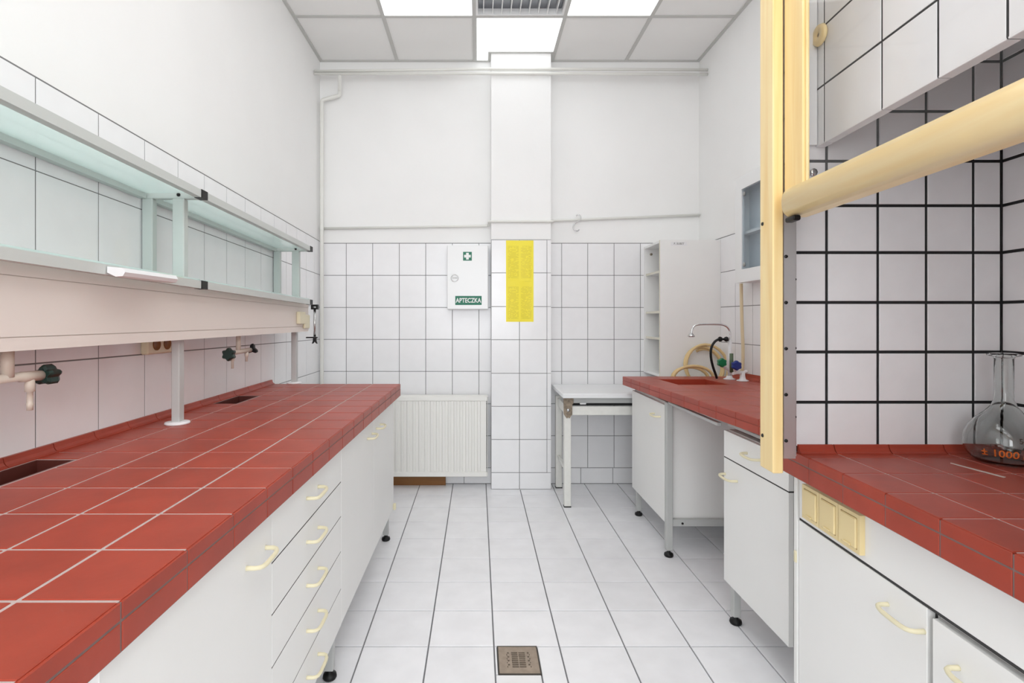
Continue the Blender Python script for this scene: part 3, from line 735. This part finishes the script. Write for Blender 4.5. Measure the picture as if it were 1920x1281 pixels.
# ------------------------------------------------------------------ open shelf unit
ou = thing('shelf_unit', 'white open shelf unit hung in the back right corner above the table', 'shelf', (1.48, 3.83, .86))
UX0, UX1, UY0, UY1, UZ0, UZ1, ut = 1.272, XR - .0055, 3.645, YB - .0055, .858, 1.816, .018
sp = build('side_panel', MB().box(UX0, UX1, UY0, UY0 + ut, UZ0, UZ1, .001), 'laminate', ou)
build('edge_band', MB().box(UX0 - .002, UX0, UY0 + .001, UY0 + ut, UZ0, UZ1), 'laminate_edge', sp)
build('label_strip', MB().box(UX0 + .075, UX0 + .185, UY0 - .0012, UY0 - .0002, 1.776, 1.802), 'white_plastic', sp)
build('lettering', text_mb('P. SUBST', .019, lambda a, b, c: (UX0 + .130 + a, UY0 - .0018 - c, 1.789 + b), depth=.0003, bold=.0006), 'grey_print', sp)
build('side_panel', MB().box(UX0, UX1, UY1 - ut, UY1, UZ0, UZ1, .001), 'laminate', ou)
build('top_panel', MB().box(UX0, UX1, UY0 + ut, UY1 - ut, UZ1 - ut, UZ1, .001), 'laminate', ou)
build('bottom_panel', MB().box(UX0, UX1, UY0 + ut, UY1 - ut, UZ0, UZ0 + ut, .001), 'laminate', ou)
build('back_panel', MB().box(UX1 - .006, UX1, UY0 + ut, UY1 - ut, UZ0 + ut, UZ1 - ut), 'laminate', ou)
for z in (1.600, 1.313, 1.125):
    s_ = build('shelf_board', MB().box(UX0 + .012, UX1 - .007, UY0 + ut + .0005, UY1 - ut - .0005, z - .008, z + .008, .001), 'laminate', ou)
    build('edge_band', MB().box(UX0 + .0105, UX0 + .012, UY0 + ut + .001, UY1 - ut - .001, z - .008, z + .008), 'laminate_edge', s_)
build('shelf_pin', MB().lathe([(0, 0), (.009, 0), (.009, .010), (0, .010)], (UX0 + .05, UY1 - ut - .0005, 1.758), 1, 10, -1), 'rust', ou)
build('shelf_pin', MB().lathe([(0, 0), (.009, 0), (.009, .010), (0, .010)], (UX0 + .06, UY0 + ut + .0005, .89), 1, 10, 1), 'dark_void', ou)

# ------------------------------------------------------------------ sink bench on the right
def warpR(x, y, z): return (x + (.0265 * (3.45 - y) if x < 1.5 else 0), y, z + .0125 * (3.45 - y))
RZ = .885
rb = thing('sink_worktop', 'red tiled worktop with a sink at the right back corner', 'worktop', (1.33, 2.5, .83))
RY0, RY1, RXF0 = 1.585, 3.45, .955
sinkx, sinky = (1.115, 1.425), (2.955, 3.275)
build('bed', MB().grid_slab([RXF0 + .0014, sinkx[0], sinkx[1], XR - .009], [RY0, sinky[0], sinky[1], RY1 - .008], {(1, 1)}, .830, RZ - .0014).map(warpR), 'red_grout', rb)
rx = [RXF0, 1.115, 1.27, 1.425, 1.575, XR - .032]
ryy = [RY0, 1.70, 1.857, 2.014, 2.171, 2.328, 2.485, 2.642, 2.80, 2.955, 3.115, 3.275, RY1]
for j in range(len(ryy) - 1):
    for i in range(5):
        if sinkx[0] - .01 < rx[i] < sinkx[1] - .01 and sinky[0] - .01 < ryy[j] < sinky[1] - .01: continue
        a, b, c, d = rx[i], rx[i + 1], ryy[j], ryy[j + 1]
        build('tile', MB().tile([(a, c, RZ - .0075), (b, c, RZ - .0075), (b, d, RZ - .0075), (a, d, RZ - .0075)], (0, 0, 1), .0075, .003, .001).map(warpR), 'red_tile', rb)
    for (c, d, nm) in ((.860, RZ, 'nosing_tile'), (.828, .860, 'edge_tile')):
        build(nm, MB().tile([(RXF0 + .008, ryy[j], c), (RXF0 + .008, ryy[j + 1], c), (RXF0 + .008, ryy[j + 1], d), (RXF0 + .008, ryy[j], d)], (-1, 0, 0), .008, .003, .001).map(warpR), 'red_tile', rb)
    prof = [(XR - .008, RZ - .007), (XR - .008, RZ + .034), (XR - .0145, RZ + .034), (XR - .018, RZ + .014), (XR - .024, RZ + .004), (XR - .031, RZ + .001), (XR - .031, RZ - .007)]
    build('cove_tile', MB().prism(prof, 1, ryy[j] + .0015, ryy[j + 1] - .0015).map(warpR), 'red_tile', rb)
for i in range(5):
    a, b = (rx[i], rx[i + 1]) if i < 4 else (rx[4], XR - .009)
    build('edge_tile', MB().tile([(a, RY1 - .008, .828), (b, RY1 - .008, .828), (b, RY1 - .008, RZ), (a, RY1 - .008, RZ)], (0, 1, 0), .008, .003, .001).map(warpR), 'red_tile', rb)
sk = build('sink_bowl', MB().tub(sinkx[0] + .001, sinkx[1] - .001, sinky[0] + .001, sinky[1] - .001, .70, RZ - .001, .008).map(warpR), 'red_tile', rb)
build('sediment', MB().lathe([(0, 0), (.055, 0), (.06, .015), (.045, .03), (0, .034)], (sinkx[0] + .085, sinky[1] - .085, .708), 2, 18), 'sediment', sk)

cA = cabinet('white narrow cabinet on a grey metal frame under the sink', -1, 1.0, 1.62, 2.80, 3.39, .17, .815,
        [('door', 2.802, 3.388, .175, .802, (2.86, 2.96, .728))], [(1.035, 3.365), (1.58, 3.365), (1.58, 2.82)], group='white cabinets under the sink bench', hollow=True)
pst = build('frame_post', MB().box(.999, 1.033, 2.766, 2.799, .034, .822, .003), 'grey_paint', cA)
build('foot', MB().lathe([(0, 0), (.021, 0), (.0245, .006), (.0225, .016), (.011, .021), (.008, .031), (.008, .036), (0, .036)], (1.016, 2.782, 0), 2, 16), 'black_plastic', pst)
fr_ = build('frame_rail', MB().box(1.0335, 1.60, 2.772, 2.798, .162, .198, .002), 'grey_paint', cA)
build('screw', MB().lathe([(0, 0), (.006, 0), (.006, .003), (0, .003)], (1.085, 2.772, .178), 1, 10, -1), 'black_plastic', fr_)
build('top_rail', MB().box(1.006, 1.026, 2.20, 2.765, .812, .826, .002), 'grey_paint', cA)
cB = cabinet('white cabinet with drawer and door beside the pine post', -1, 1.03, 1.62, 1.73, 2.19, .17, .80,
        [('door', 1.733, 2.188, .172, .684, (2.075, 2.175, .617)), ('drawer', 1.733, 2.188, .689, .798, (1.90, 2.0, .748))], [(1.068, 2.165), (1.58, 2.165), (1.58, 1.76)], group='white cabinets under the sink bench')
build('top_rail', MB().box(1.045, 1.065, 1.73, 2.188, .815, .829, .002), 'grey_paint', cB)

# taps at the sink
FYc = 3.255
fz = RZ + .0125 * (3.45 - FYc) + .0005
ft = thing('lab_faucet', 'chrome swan-neck laboratory faucet over the red sink', 'faucet', (1.566, FYc, fz))
build('base', MB().lathe([(0, 0), (.035, 0), (.035, .004), (.020, .010), (.016, .022), (0, .022)], (1.566, FYc, fz), 2, 20), 'white_plastic', ft)
build('column', MB().tube([(1.568, FYc, fz + .02), (1.570, FYc, 1.135)], .0115, 14), 'white_plastic', ft)
build('spout', MB().tube([(1.570, FYc, 1.130), (1.572, FYc, 1.175), (1.562, FYc, 1.208), (1.532, FYc, 1.228), (1.49, FYc, 1.2315), (1.38, FYc, 1.2315), (1.345, FYc, 1.222), (1.332, FYc, 1.195), (1.330, FYc, 1.165)], .0062, 10, 2), 'chrome', ft)
build('nozzle', MB().lathe([(0, 0), (.020, 0), (.021, .006), (.012, .020), (.007, .024), (0, .024)], (1.329, FYc, 1.152), 2, 16), 'steel', ft)
kn = build('black_knob', MB().lathe([(0, 0), (.013, .001), (.017, .008), (.014, .018), (.007, .024), (.007, .034), (.014, .040), (.017, .050), (.013, .058), (0, .059)], (1.496, FYc - .006, 1.138), 0, 16), 'black_plastic', ft)
bv = build('branch', MB().tube([(1.500, FYc - .02, .982), (1.535, FYc - .01, .962), (1.566, FYc, .945)], .009, 10, 1), 'white_plastic', ft)
build('green_knob', MB().star((1.506, FYc - .028, .994), 1, .029, .024, 6, .03), 'green_plastic', ft)
gt = thing('gas_tap', 'white bench tap with a blue knob right of the faucet', 'tap', (1.60, 3.15, RZ))
gz = RZ + .0125 * (3.45 - 3.15) + .0005
build('base', MB().lathe([(0, 0), (.034, 0), (.034, .005), (.018, .011), (.014, .03), (.012, .06), (0, .06)], (1.596, 3.15, gz), 2, 20), 'white_plastic', gt)
build('branch', MB().tube([(1.535, 3.145, .935), (1.565, 3.15, .94), (1.596, 3.15, .935), (1.622, 3.15, .95)], .009, 10, 1), 'white_plastic', gt)
build('blue_knob', MB().star((1.548, 3.13, .985), 1, .030, .025, 6, .03), 'blue_plastic', gt)
build('stem', MB().tube([(1.548, 3.145, .945), (1.548, 3.145, .985)], .008, 10), 'white_plastic', gt)
build('nozzle', MB().tube([(1.533, 3.16, .94), (1.533, 3.16, 1.055)], .0105, 12), 'olive_plastic', gt)
lone('black_hose', MB().tube([(1.496, FYc - .007, 1.138), (1.470, FYc - .008, 1.124), (1.447, FYc - .01, 1.085), (1.445, FYc - .01, 1.03), (1.460, FYc - .008, .965), (1.482, FYc - .006, .91), (1.486, FYc - .004, fz + .006)], .0075, 10, 2), 'black_plastic', 'black rubber hose curving from the faucet knob down to the bench', 'hose')
def coil(cx, cy, cz, rx_, rz_, turns, lean, drift):
    P = []
    for k in range(int(26 * turns) + 1):
        t = k / 26; a = -PI / 2 + 2 * PI * t; g = 1 - .10 * t
        P.append((cx + rx_ * g * math.cos(a) + .012 * math.sin(3 * t), cy + drift * t - lean * math.sin(a), cz + rz_ * g * math.sin(a)))
    return P
lone('rubber_hose', MB().tube(coil(1.552, 3.56, .938, .150, .158, 2.6, -.030, .012), .0098, 10), 'rubber', 'taller coil of beige rubber hose behind the sink', 'hose', 'hose coils behind the sink')
lone('rubber_hose', MB().tube(coil(1.425, 3.478, .868, .140, .087, 2.4, -.004, .010), .0098, 10), 'rubber', 'lower coil of beige rubber hose behind the sink', 'hose', 'hose coils behind the sink')
lone('hanging_hose', MB().tube([(1.655, 3.285, 1.486), (1.657, 3.285, 1.36), (1.66, 3.285, 1.22), (1.668, 3.285, 1.06), (1.662, 3.285, .94), (1.655, 3.285, fz + .006)], .0098, 10, 2), 'rubber_pale', 'pale beige hose hanging from the wall cabinet to the bench', 'hose')

# ------------------------------------------------------------------ glazed wall cabinet on the right wall
wc = thing('wall_cabinet', 'white wall cabinet with a glazed door beside the pine post', 'cabinet', (1.65, 2.93, 1.487))
WY0, WY1, WZ0, WZ1, WX = 2.63, 3.255, 1.487, 2.13, 1.602
def tubX(x0, x1, y0, y1, z0, z1, t):
    mb = MB().tub(y0, y1, z0, z1, 0, x1 - x0, t); mb.v = [(x1 - v[2], v[0], v[1]) for v in mb.v]; return mb
build('case', tubX(WX + .018, XR - .0002, WY0, WY1, WZ0, WZ1, .012), 'white_enamel', wc)
build('back_panel', MB().box(XR - .0165, XR - .0125, WY0 + .013, WY1 - .013, WZ0 + .013, WZ1 - .013), 'cabinet_inside', wc)
dw = build('door_frame', MB().frame(0, WX, WX + .017, WY0, WY1, WZ0, WZ1, .078), 'white_enamel', wc)
pn = build('glass_pane', MB().box(WX + .006, WX + .010, WY0 + .0785, WY1 - .0785, WZ0 + .0785, WZ1 - .0785), 'cabinet_glass', dw)
for z in (1.592, 2.018): build('glass_clip', MB().lathe([(0, 0), (.013, 0), (.013, .005), (.006, .009), (0, .009)], (WX + .0055, WY1 - .105, z), 0, 14, -1), 'grey_print', dw)
build('shelf_board', MB().box(WX + .03, XR - .017, WY0 + .0125, WY1 - .0125, 1.782, 1.798), 'white_enamel', wc)

# ------------------------------------------------------------------ fume hood (front runs slightly askew to the room)
SHR = .06
def warpH(x, y, z): return (x + SHR * (y - 1.45), y, z)
HZ, HY, HXB = .880, 1.50, 1.50
hd = thing('fume_hood', 'built-in fume hood with pine frame, lined with white tiles and black joints', 'fume hood', (1.2, .7, .88))
build('far_wall', MB().box(.905, 1.56, HY + .004, HY + .065, .8845, 2.42).map(warpH), 'plaster', hd)
build('rear_wall', MB().box(HXB + .004, 1.56, -.35, HY + .003, .806, 2.42).map(warpH), 'plaster', hd)
build('near_wall', MB().box(.842, HXB + .003, -.35, -.29, .806, 2.42).map(warpH), 'plaster', hd)
build('roof', MB().box(.85, 1.56, -.35, HY + .065, 2.421, 2.46).map(warpH), 'plaster', hd)
build('far_grout', MB().box(.885, HXB + .003, HY, HY + .004, .881, 2.40), 'grout_black', hd)
build('rear_grout', MB().box(HXB, HXB + .004, -.288, HY - .001, .881, 2.40).map(warpH), 'grout_black', hd)
hz = [.893, 1.022, 1.166, 1.308, 1.451, 1.5855, 1.713, 1.856, 1.999, 2.142, 2.285, 2.40]
hcx = [.9035, .9995, 1.1464, 1.285, 1.42, HXB]
HG = .0085
for i in range(len(hcx) - 1):
    for j in range(len(hz) - 1):
        a, b, c, d = hcx[i], hcx[i + 1], hz[j], hz[j + 1]
        build('tile', MB().tile([(a, HY + .001, c), (b, HY + .001, c), (b, HY + .001, d), (a, HY + .001, d)], (0, -1, 0), .0045, HG, .0012), 'hood_tile', hd)
hy = [HY, 1.38, 1.236, 1.092, .948, .804, .66, .516, .372, .228, .084, -.06, -.285]
for i in range(len(hy) - 1):
    for j in range(len(hz) - 1):
        a, b, c, d = hy[i + 1], hy[i], hz[j], hz[j + 1]
        build('tile', MB().tile([(HXB + .003, a, c), (HXB + .003, b, c), (HXB + .003, b, d), (HXB + .003, a, d)], (-1, 0, 0), .0045, HG, .0012).map(warpH), 'hood_tile', hd)
# tiled downstand panel hanging behind the sash
DN = .9617
build('downstand', MB().box(DN + .003, DN + .028, -.288, HY - .006, 1.7535, 2.40).map(warpH), 'grout_black', hd)
dny = [HY - .004, 1.455, 1.23, 1.069, .92, .775, .63, .485, .34, .195, .05, -.095, -.286]
dnz = [1.752, 1.914, 2.078, 2.24, 2.40]
for i in range(len(dny) - 1):
    for j in range(len(dnz) - 1):
        a, b, c, d = dny[i + 1], dny[i], dnz[j], dnz[j + 1]
        build('tile', MB().tile([(DN + .004, a, c), (DN + .004, b, c), (DN + .004, b, d), (DN + .004, a, d)], (-1, 0, 0), .0022, .0055, .0008).map(warpH), 'hood_tile', hd)
    a, b = dny[i + 1], dny[i]
    build('underside_tile', MB().tile([(DN, a, 1.7555), (DN + .031, a, 1.7555), (DN + .031, b, 1.7555), (DN, b, 1.7555)], (0, 0, -1), .004, .004, .001).map(warpH), 'hood_tile', hd)
build('closing_strip', MB().box(.880, DN + .002, HY - .0165, HY - .0065, 1.755, 2.40, .001), 'hood_tile', hd)
build('wall_bolt', MB().lathe([(0, 0), (.011, 0), (.011, .009), (0, .009)], (.957, HY - .0035, 1.679), 1, 8, -1), 'steel', hd)
# hood worktop
hb = thing('hood_worktop', 'red tiled worktop inside the fume hood at the right', 'worktop', (1.2, .6, .805))
HF = .906
hx_ = [HF, 1.015, 1.171, 1.327, 1.474]; hyy = [.85 + .145 * k for k in range(-7, 5)] + [1.476]
hyy[0] = -.285
build('bed', MB().box(HF + .008, HXB - .002, -.285, 1.582, .806, HZ - .0014).map(warpH), 'bench_grout', hb)
build('edge_bed', MB().box(HF + .0016, HF + .0079, -.285, 1.582, .806, HZ - .004).map(warpH), 'edge_grout', hb)
for j in range(len(hyy) - 1):
    c, d = hyy[j], hyy[j + 1]
    for i in range(4):
        a, b = hx_[i], hx_[i + 1]
        build('tile', MB().tile([(a, c, HZ - .0075), (b, c, HZ - .0075), (b, d, HZ - .0075), (a, d, HZ - .0075)], (0, 0, 1), .0075, .0055, .001).map(warpH), 'red_tile', hb)
    e = d if j < len(hyy) - 2 else 1.582
    for (z0, z1, nm) in ((.851, HZ, 'nosing_tile'), (.805, .851, 'edge_tile')):
        build(nm, MB().tile([(HF + .008, c, z0), (HF + .008, e, z0), (HF + .008, e, z1), (HF + .008, c, z1)], (-1, 0, 0), .008, .0035, .001).map(warpH), 'red_tile', hb)
for i in range(5):
    a, b = ([.913] + hx_[1:4] + [1.46, HXB - .002])[i:i + 2]
    prof = [(HY - .003, HZ - .006), (HY - .003, HZ + .022), (HY - .010, HZ + .022), (HY - .013, HZ + .012), (HY - .018, HZ + .004), (HY - .024, HZ + .0005), (HY - .024, HZ - .006)]
    build('cove_tile', MB().prism(prof, 0, a + .0015, b - .0015), 'red_tile', hb)
for j in range(len(hyy) - 2):
    prof = [(HXB - .003, HZ - .006), (HXB - .003, HZ + .022), (HXB - .010, HZ + .022), (HXB - .013, HZ + .012), (HXB - .018, HZ + .004), (HXB - .0245, HZ + .0005), (HXB - .0245, HZ - .006)]
    build('cove_tile', MB().prism(prof, 1, hyy[j] + .0015, hyy[j + 1] - .0015).map(warpH), 'red_tile', hb)
build('grout_smear', MB().prism([(1.243, 1.375), (1.250, 1.382), (1.262, 1.30), (1.268, 1.255), (1.258, 1.25), (1.251, 1.30)], 2, HZ + .0001, HZ + .0008), 'stain_white', hb)
# pine frame of the hood opening
hf = hd
post = build('post', MB().box(.800, .829, 1.413, 1.487, .842, 2.32, .003).map(warpH), 'pine_upright', hf)
build('post', MB().box(.800, .829, -.35, -.28, .842, 2.32, .003).map(warpH), 'pine_upright', hf)
build('header', MB().box(.802, .828, -.279, 1.412, 2.25, 2.32, .003).map(warpH), 'pine_rail', hf)
for z in (.933, 1.528): build('screw', MB().lathe([(0, 0), (.0055, 0), (.0045, .0025), (0, .0025)], warpH(.800, 1.470, z), 0, 10, -1), 'dark_void', post)
tr = build('sash_track', MB().prism([(.830, 1.418), (.862, 1.418), (.862, 1.424), (.848, 1.424), (.848, 1.436), (.866, 1.436), (.866, 1.444), (.880, 1.444), (.880, 1.452), (.842, 1.452), (.842, 1.498), (.830, 1.498)], 2, .8815, 2.24), 'aluminium', hd)
build('dark_gap_strip', MB().box(.8675, .8725, 1.4428, 1.4438, .90, 2.20), 'black_plastic', tr)  # dark line of the track slot, added as a black strip
for k in range(9):
    build('bolt', MB().lathe([(0, 0), (.005, 0), (.004, .003), (0, .003)], (.836, 1.418, .93 + k * .125), 1, 8, -1), 'black_plastic', tr)
    build('bolt', MB().lathe([(0, 0), (.004, 0), (.003, .003), (0, .003)], (.876, 1.444, .99 + k * .19), 1, 8, -1), 'black_plastic', tr) if k < 4 else None
sa = thing('sash_window', 'raised glass sash of the fume hood with a thick pine rail', 'window', (.83, .6, 1.52))
build('stile', MB().box(.8295, .8425, 1.322, 1.4115, 1.56, 2.235, .003).map(warpH), 'pine_upright', sa)
build('stile', MB().box(.8295, .856, -.275, -.19, 1.56, 2.235, .003).map(warpH), 'pine_upright', sa)
build('glazing_bead', MB().box(.835, .8425, 1.313, 1.3215, 1.60, 2.20, .002).map(warpH), 'pine_upright', sa)
build('glass', MB().box(.837, .840, -.189, 1.312, 1.60, 2.20).map(warpH), 'pane_glass', sa)
build('top_rail', MB().box(.8295, .856, -.189, 1.321, 2.2005, 2.235, .003).map(warpH), 'pine_rail', sa)
rprof = [(.862, 1.602), (.838, 1.606), (.822, 1.604), (.808, 1.597), (.799, 1.585), (.796, 1.568), (.797, 1.550), (.802, 1.536), (.812, 1.527), (.826, 1.524), (.862, 1.526)]
rm = MB().prism(rprof, 1, -.275, 1.362).map(warpH); rm.sm = [False, False] + [True] * 9 + [False, False]; rm.sm = rm.sm[:len(rm.f)]
build('bottom_rail', rm, 'pine_rail', sa)
build('stop_block', MB().box(.806, .826, 1.322, 1.364, 1.511, 1.5238, .003).map(warpH), 'black_plastic', sa)
wd = thing('wooden_ring', 'small round wooden turn button on the upper hood tiles', 'button', warpH(DN - .004, 1.484, 1.96))
bt = MB().lathe([(.007, 0), (.027, 0), (.030, .004), (.027, .012), (.007, .012), (.007, 0)], (DN - .0005, 1.462, 2.055), 0, 22, -1)
bt.map(warpH)
build('button', bt, 'pine_upright', wd)
build('screw', MB().lathe([(0, 0), (.0065, 0), (.0065, .008), (0, .008)], warpH(DN - .0005, 1.462, 2.055), 0, 10, -1), 'rust', wd)

# cabinets under the hood
hc = cabinet('white cabinet with door under the fume hood, left of the drawers', -1, .947, 1.48, 1.07, 1.572, .17, .803,
             [('door', 1.076, 1.552, .172, .664, (1.083, 1.187, .612))], [(1.0, 1.54), (1.45, 1.54)], warp=warpH, group='white cabinets under the fume hood')
build('side_strip', MB().box(.943, .9655, 1.5545, 1.572, .17, .803, .001).map(warpH), 'laminate', hc)
build('hinge', MB().box(.938, .943, 1.553, 1.565, .535, .570, .002).map(warpH), 'cream_plastic', hc)
cabinet('white drawer cabinet under the fume hood at the lower right edge', -1, .947, 1.49, .45, 1.066, .17, .803,
        [('drawer', .453, 1.062, .512, .652, (.895, 1.0, .592)), ('drawer', .453, 1.062, .345, .508, (.895, 1.0, .43)), ('drawer', .453, 1.062, .172, .341, (.895, 1.0, .26))], [(1.45, .5), (1.0, .5)], warp=warpH, group='white cabinets under the fume hood')
build('dark_gap_strip', MB().box(.9490, .9655, -.285, 1.5515, .6645, .6708).map(warpH), 'gap_shade', hb)  # dark strip added for the shade in the gap below the panel
build('front_panel', MB().box(.9475, .9655, -.285, 1.5515, .671, .8025, .0015).map(warpH), 'laminate', hb, label='white laminate panel below the red edge tiles')
ss = thing('switch_block', 'cream block of three covered sockets on the white panel', 'socket', warpH(.94, 1.38, .68))
for k in range(3):
    y1 = 1.512 - k * .0835; y0 = y1 - .0815
    f_ = build('socket_frame', MB().frame(0, .934, .9472, y0, y1, .688, .784, .009).map(warpH), 'switch_plastic', ss)
    build('socket_flap', MB().box(.930, .944, y0 + .0105, y1 - .0105, .6985, .7735, .0025).map(warpH), 'switch_plastic', f_)
    build('flap_lip', MB().box(.9265, .930, y0 + .028, y1 - .028, .7005, .7055, .001).map(warpH), 'switch_plastic', f_)

# volumetric flask
FLX, FLY = 1.392, 1.383
fl = thing('volumetric_flask', 'clear long-necked glass flask marked 1000 ml standing in the hood', 'flask', (FLX, FLY, HZ))
outer = [(0, .004), (.042, .001), (.050, .0005), (.058, .003), (.070, .014), (.080, .032), (.083, .052), (.080, .074), (.071, .096), (.056, .116), (.038, .134), (.026, .150), (.0205, .166), (.0195, .185), (.0195, .275), (.022, .280), (.034, .283), (.0345, .287), (.022, .290)]
inner = [(.0175, .287), (.0172, .185), (.0185, .167), (.0240, .151), (.0362, .1325), (.0542, .1140), (.0690, .0945), (.0778, .073), (.0808, .052), (.0778, .033), (.068, .016), (.056, .006), (.042, .0045), (0, .0075)]
build('glass_body', MB().lathe([(r, z + .0004) for r, z in outer + inner], (FLX, FLY, HZ), 2, 40), 'flask_glass', fl)
def rad(z):
    for (r0, z0), (r1, z1) in zip(outer[2:], outer[3:]):
        if z0 <= z <= z1: return r0 + (r1 - r0) * (z - z0) / max(1e-6, z1 - z0)
    return .083
A0 = math.atan2(-FLY, -FLX)
def wrap(z0, da):
    def fn(a, b, c):
        z = z0 + b; r = rad(z) + .0006 + c; an = A0 + da + a / .083
        return (FLX + r * math.cos(an), FLY + r * math.sin(an), HZ + z)
    return fn
build('lettering', text_mb('± 1000 ml', .026, wrap(.036, .10), depth=.0002, bold=.0004), 'orange_print', fl, label='orange volume mark')
build('lettering', text_mb('560 N', .018, wrap(.072, .62), depth=.0002, bold=.0003), 'dark_print', fl, label='dark number mark')
build('lettering', text_mb('AP 0 10', .015, wrap(.056, .70), depth=.0002, bold=.0003), 'dark_print', fl, label='dark number mark')

# ------------------------------------------------------------------ floor drain
fd = thing('floor_drain', 'square brown metal floor drain in the tiled aisle', 'drain', (.148, 1.933, -.006))
build('tray', MB().box(.078, .222, 1.857, 2.009, -.0059, -.0052), 'dark_void', fd)
gxs = [.076, .107, .110, .117, .1255, .149, .1525, .176, .1845, .1915, .1945, .224]
rows = [1.89 + .0112 * k for k in range(8)]
gys = [1.855] + [v for r in rows for v in (r, r + .0074)] + [2.011]
holes = set()
for k in range(8):
    j = 1 + 2 * k
    for i in (4, 6): holes.add((i, j))
    for i in ((2, 8) if k % 2 else (1, 9)): holes.add((i, j))
build('grate', MB().grid_slab(gxs, gys, holes, -.0035, .0012), 'brass', fd)
build('rim', MB().frame(2, -.004, .002, .0735, .2265, 1.8525, 2.0130, .0042), 'drain_rim', fd)
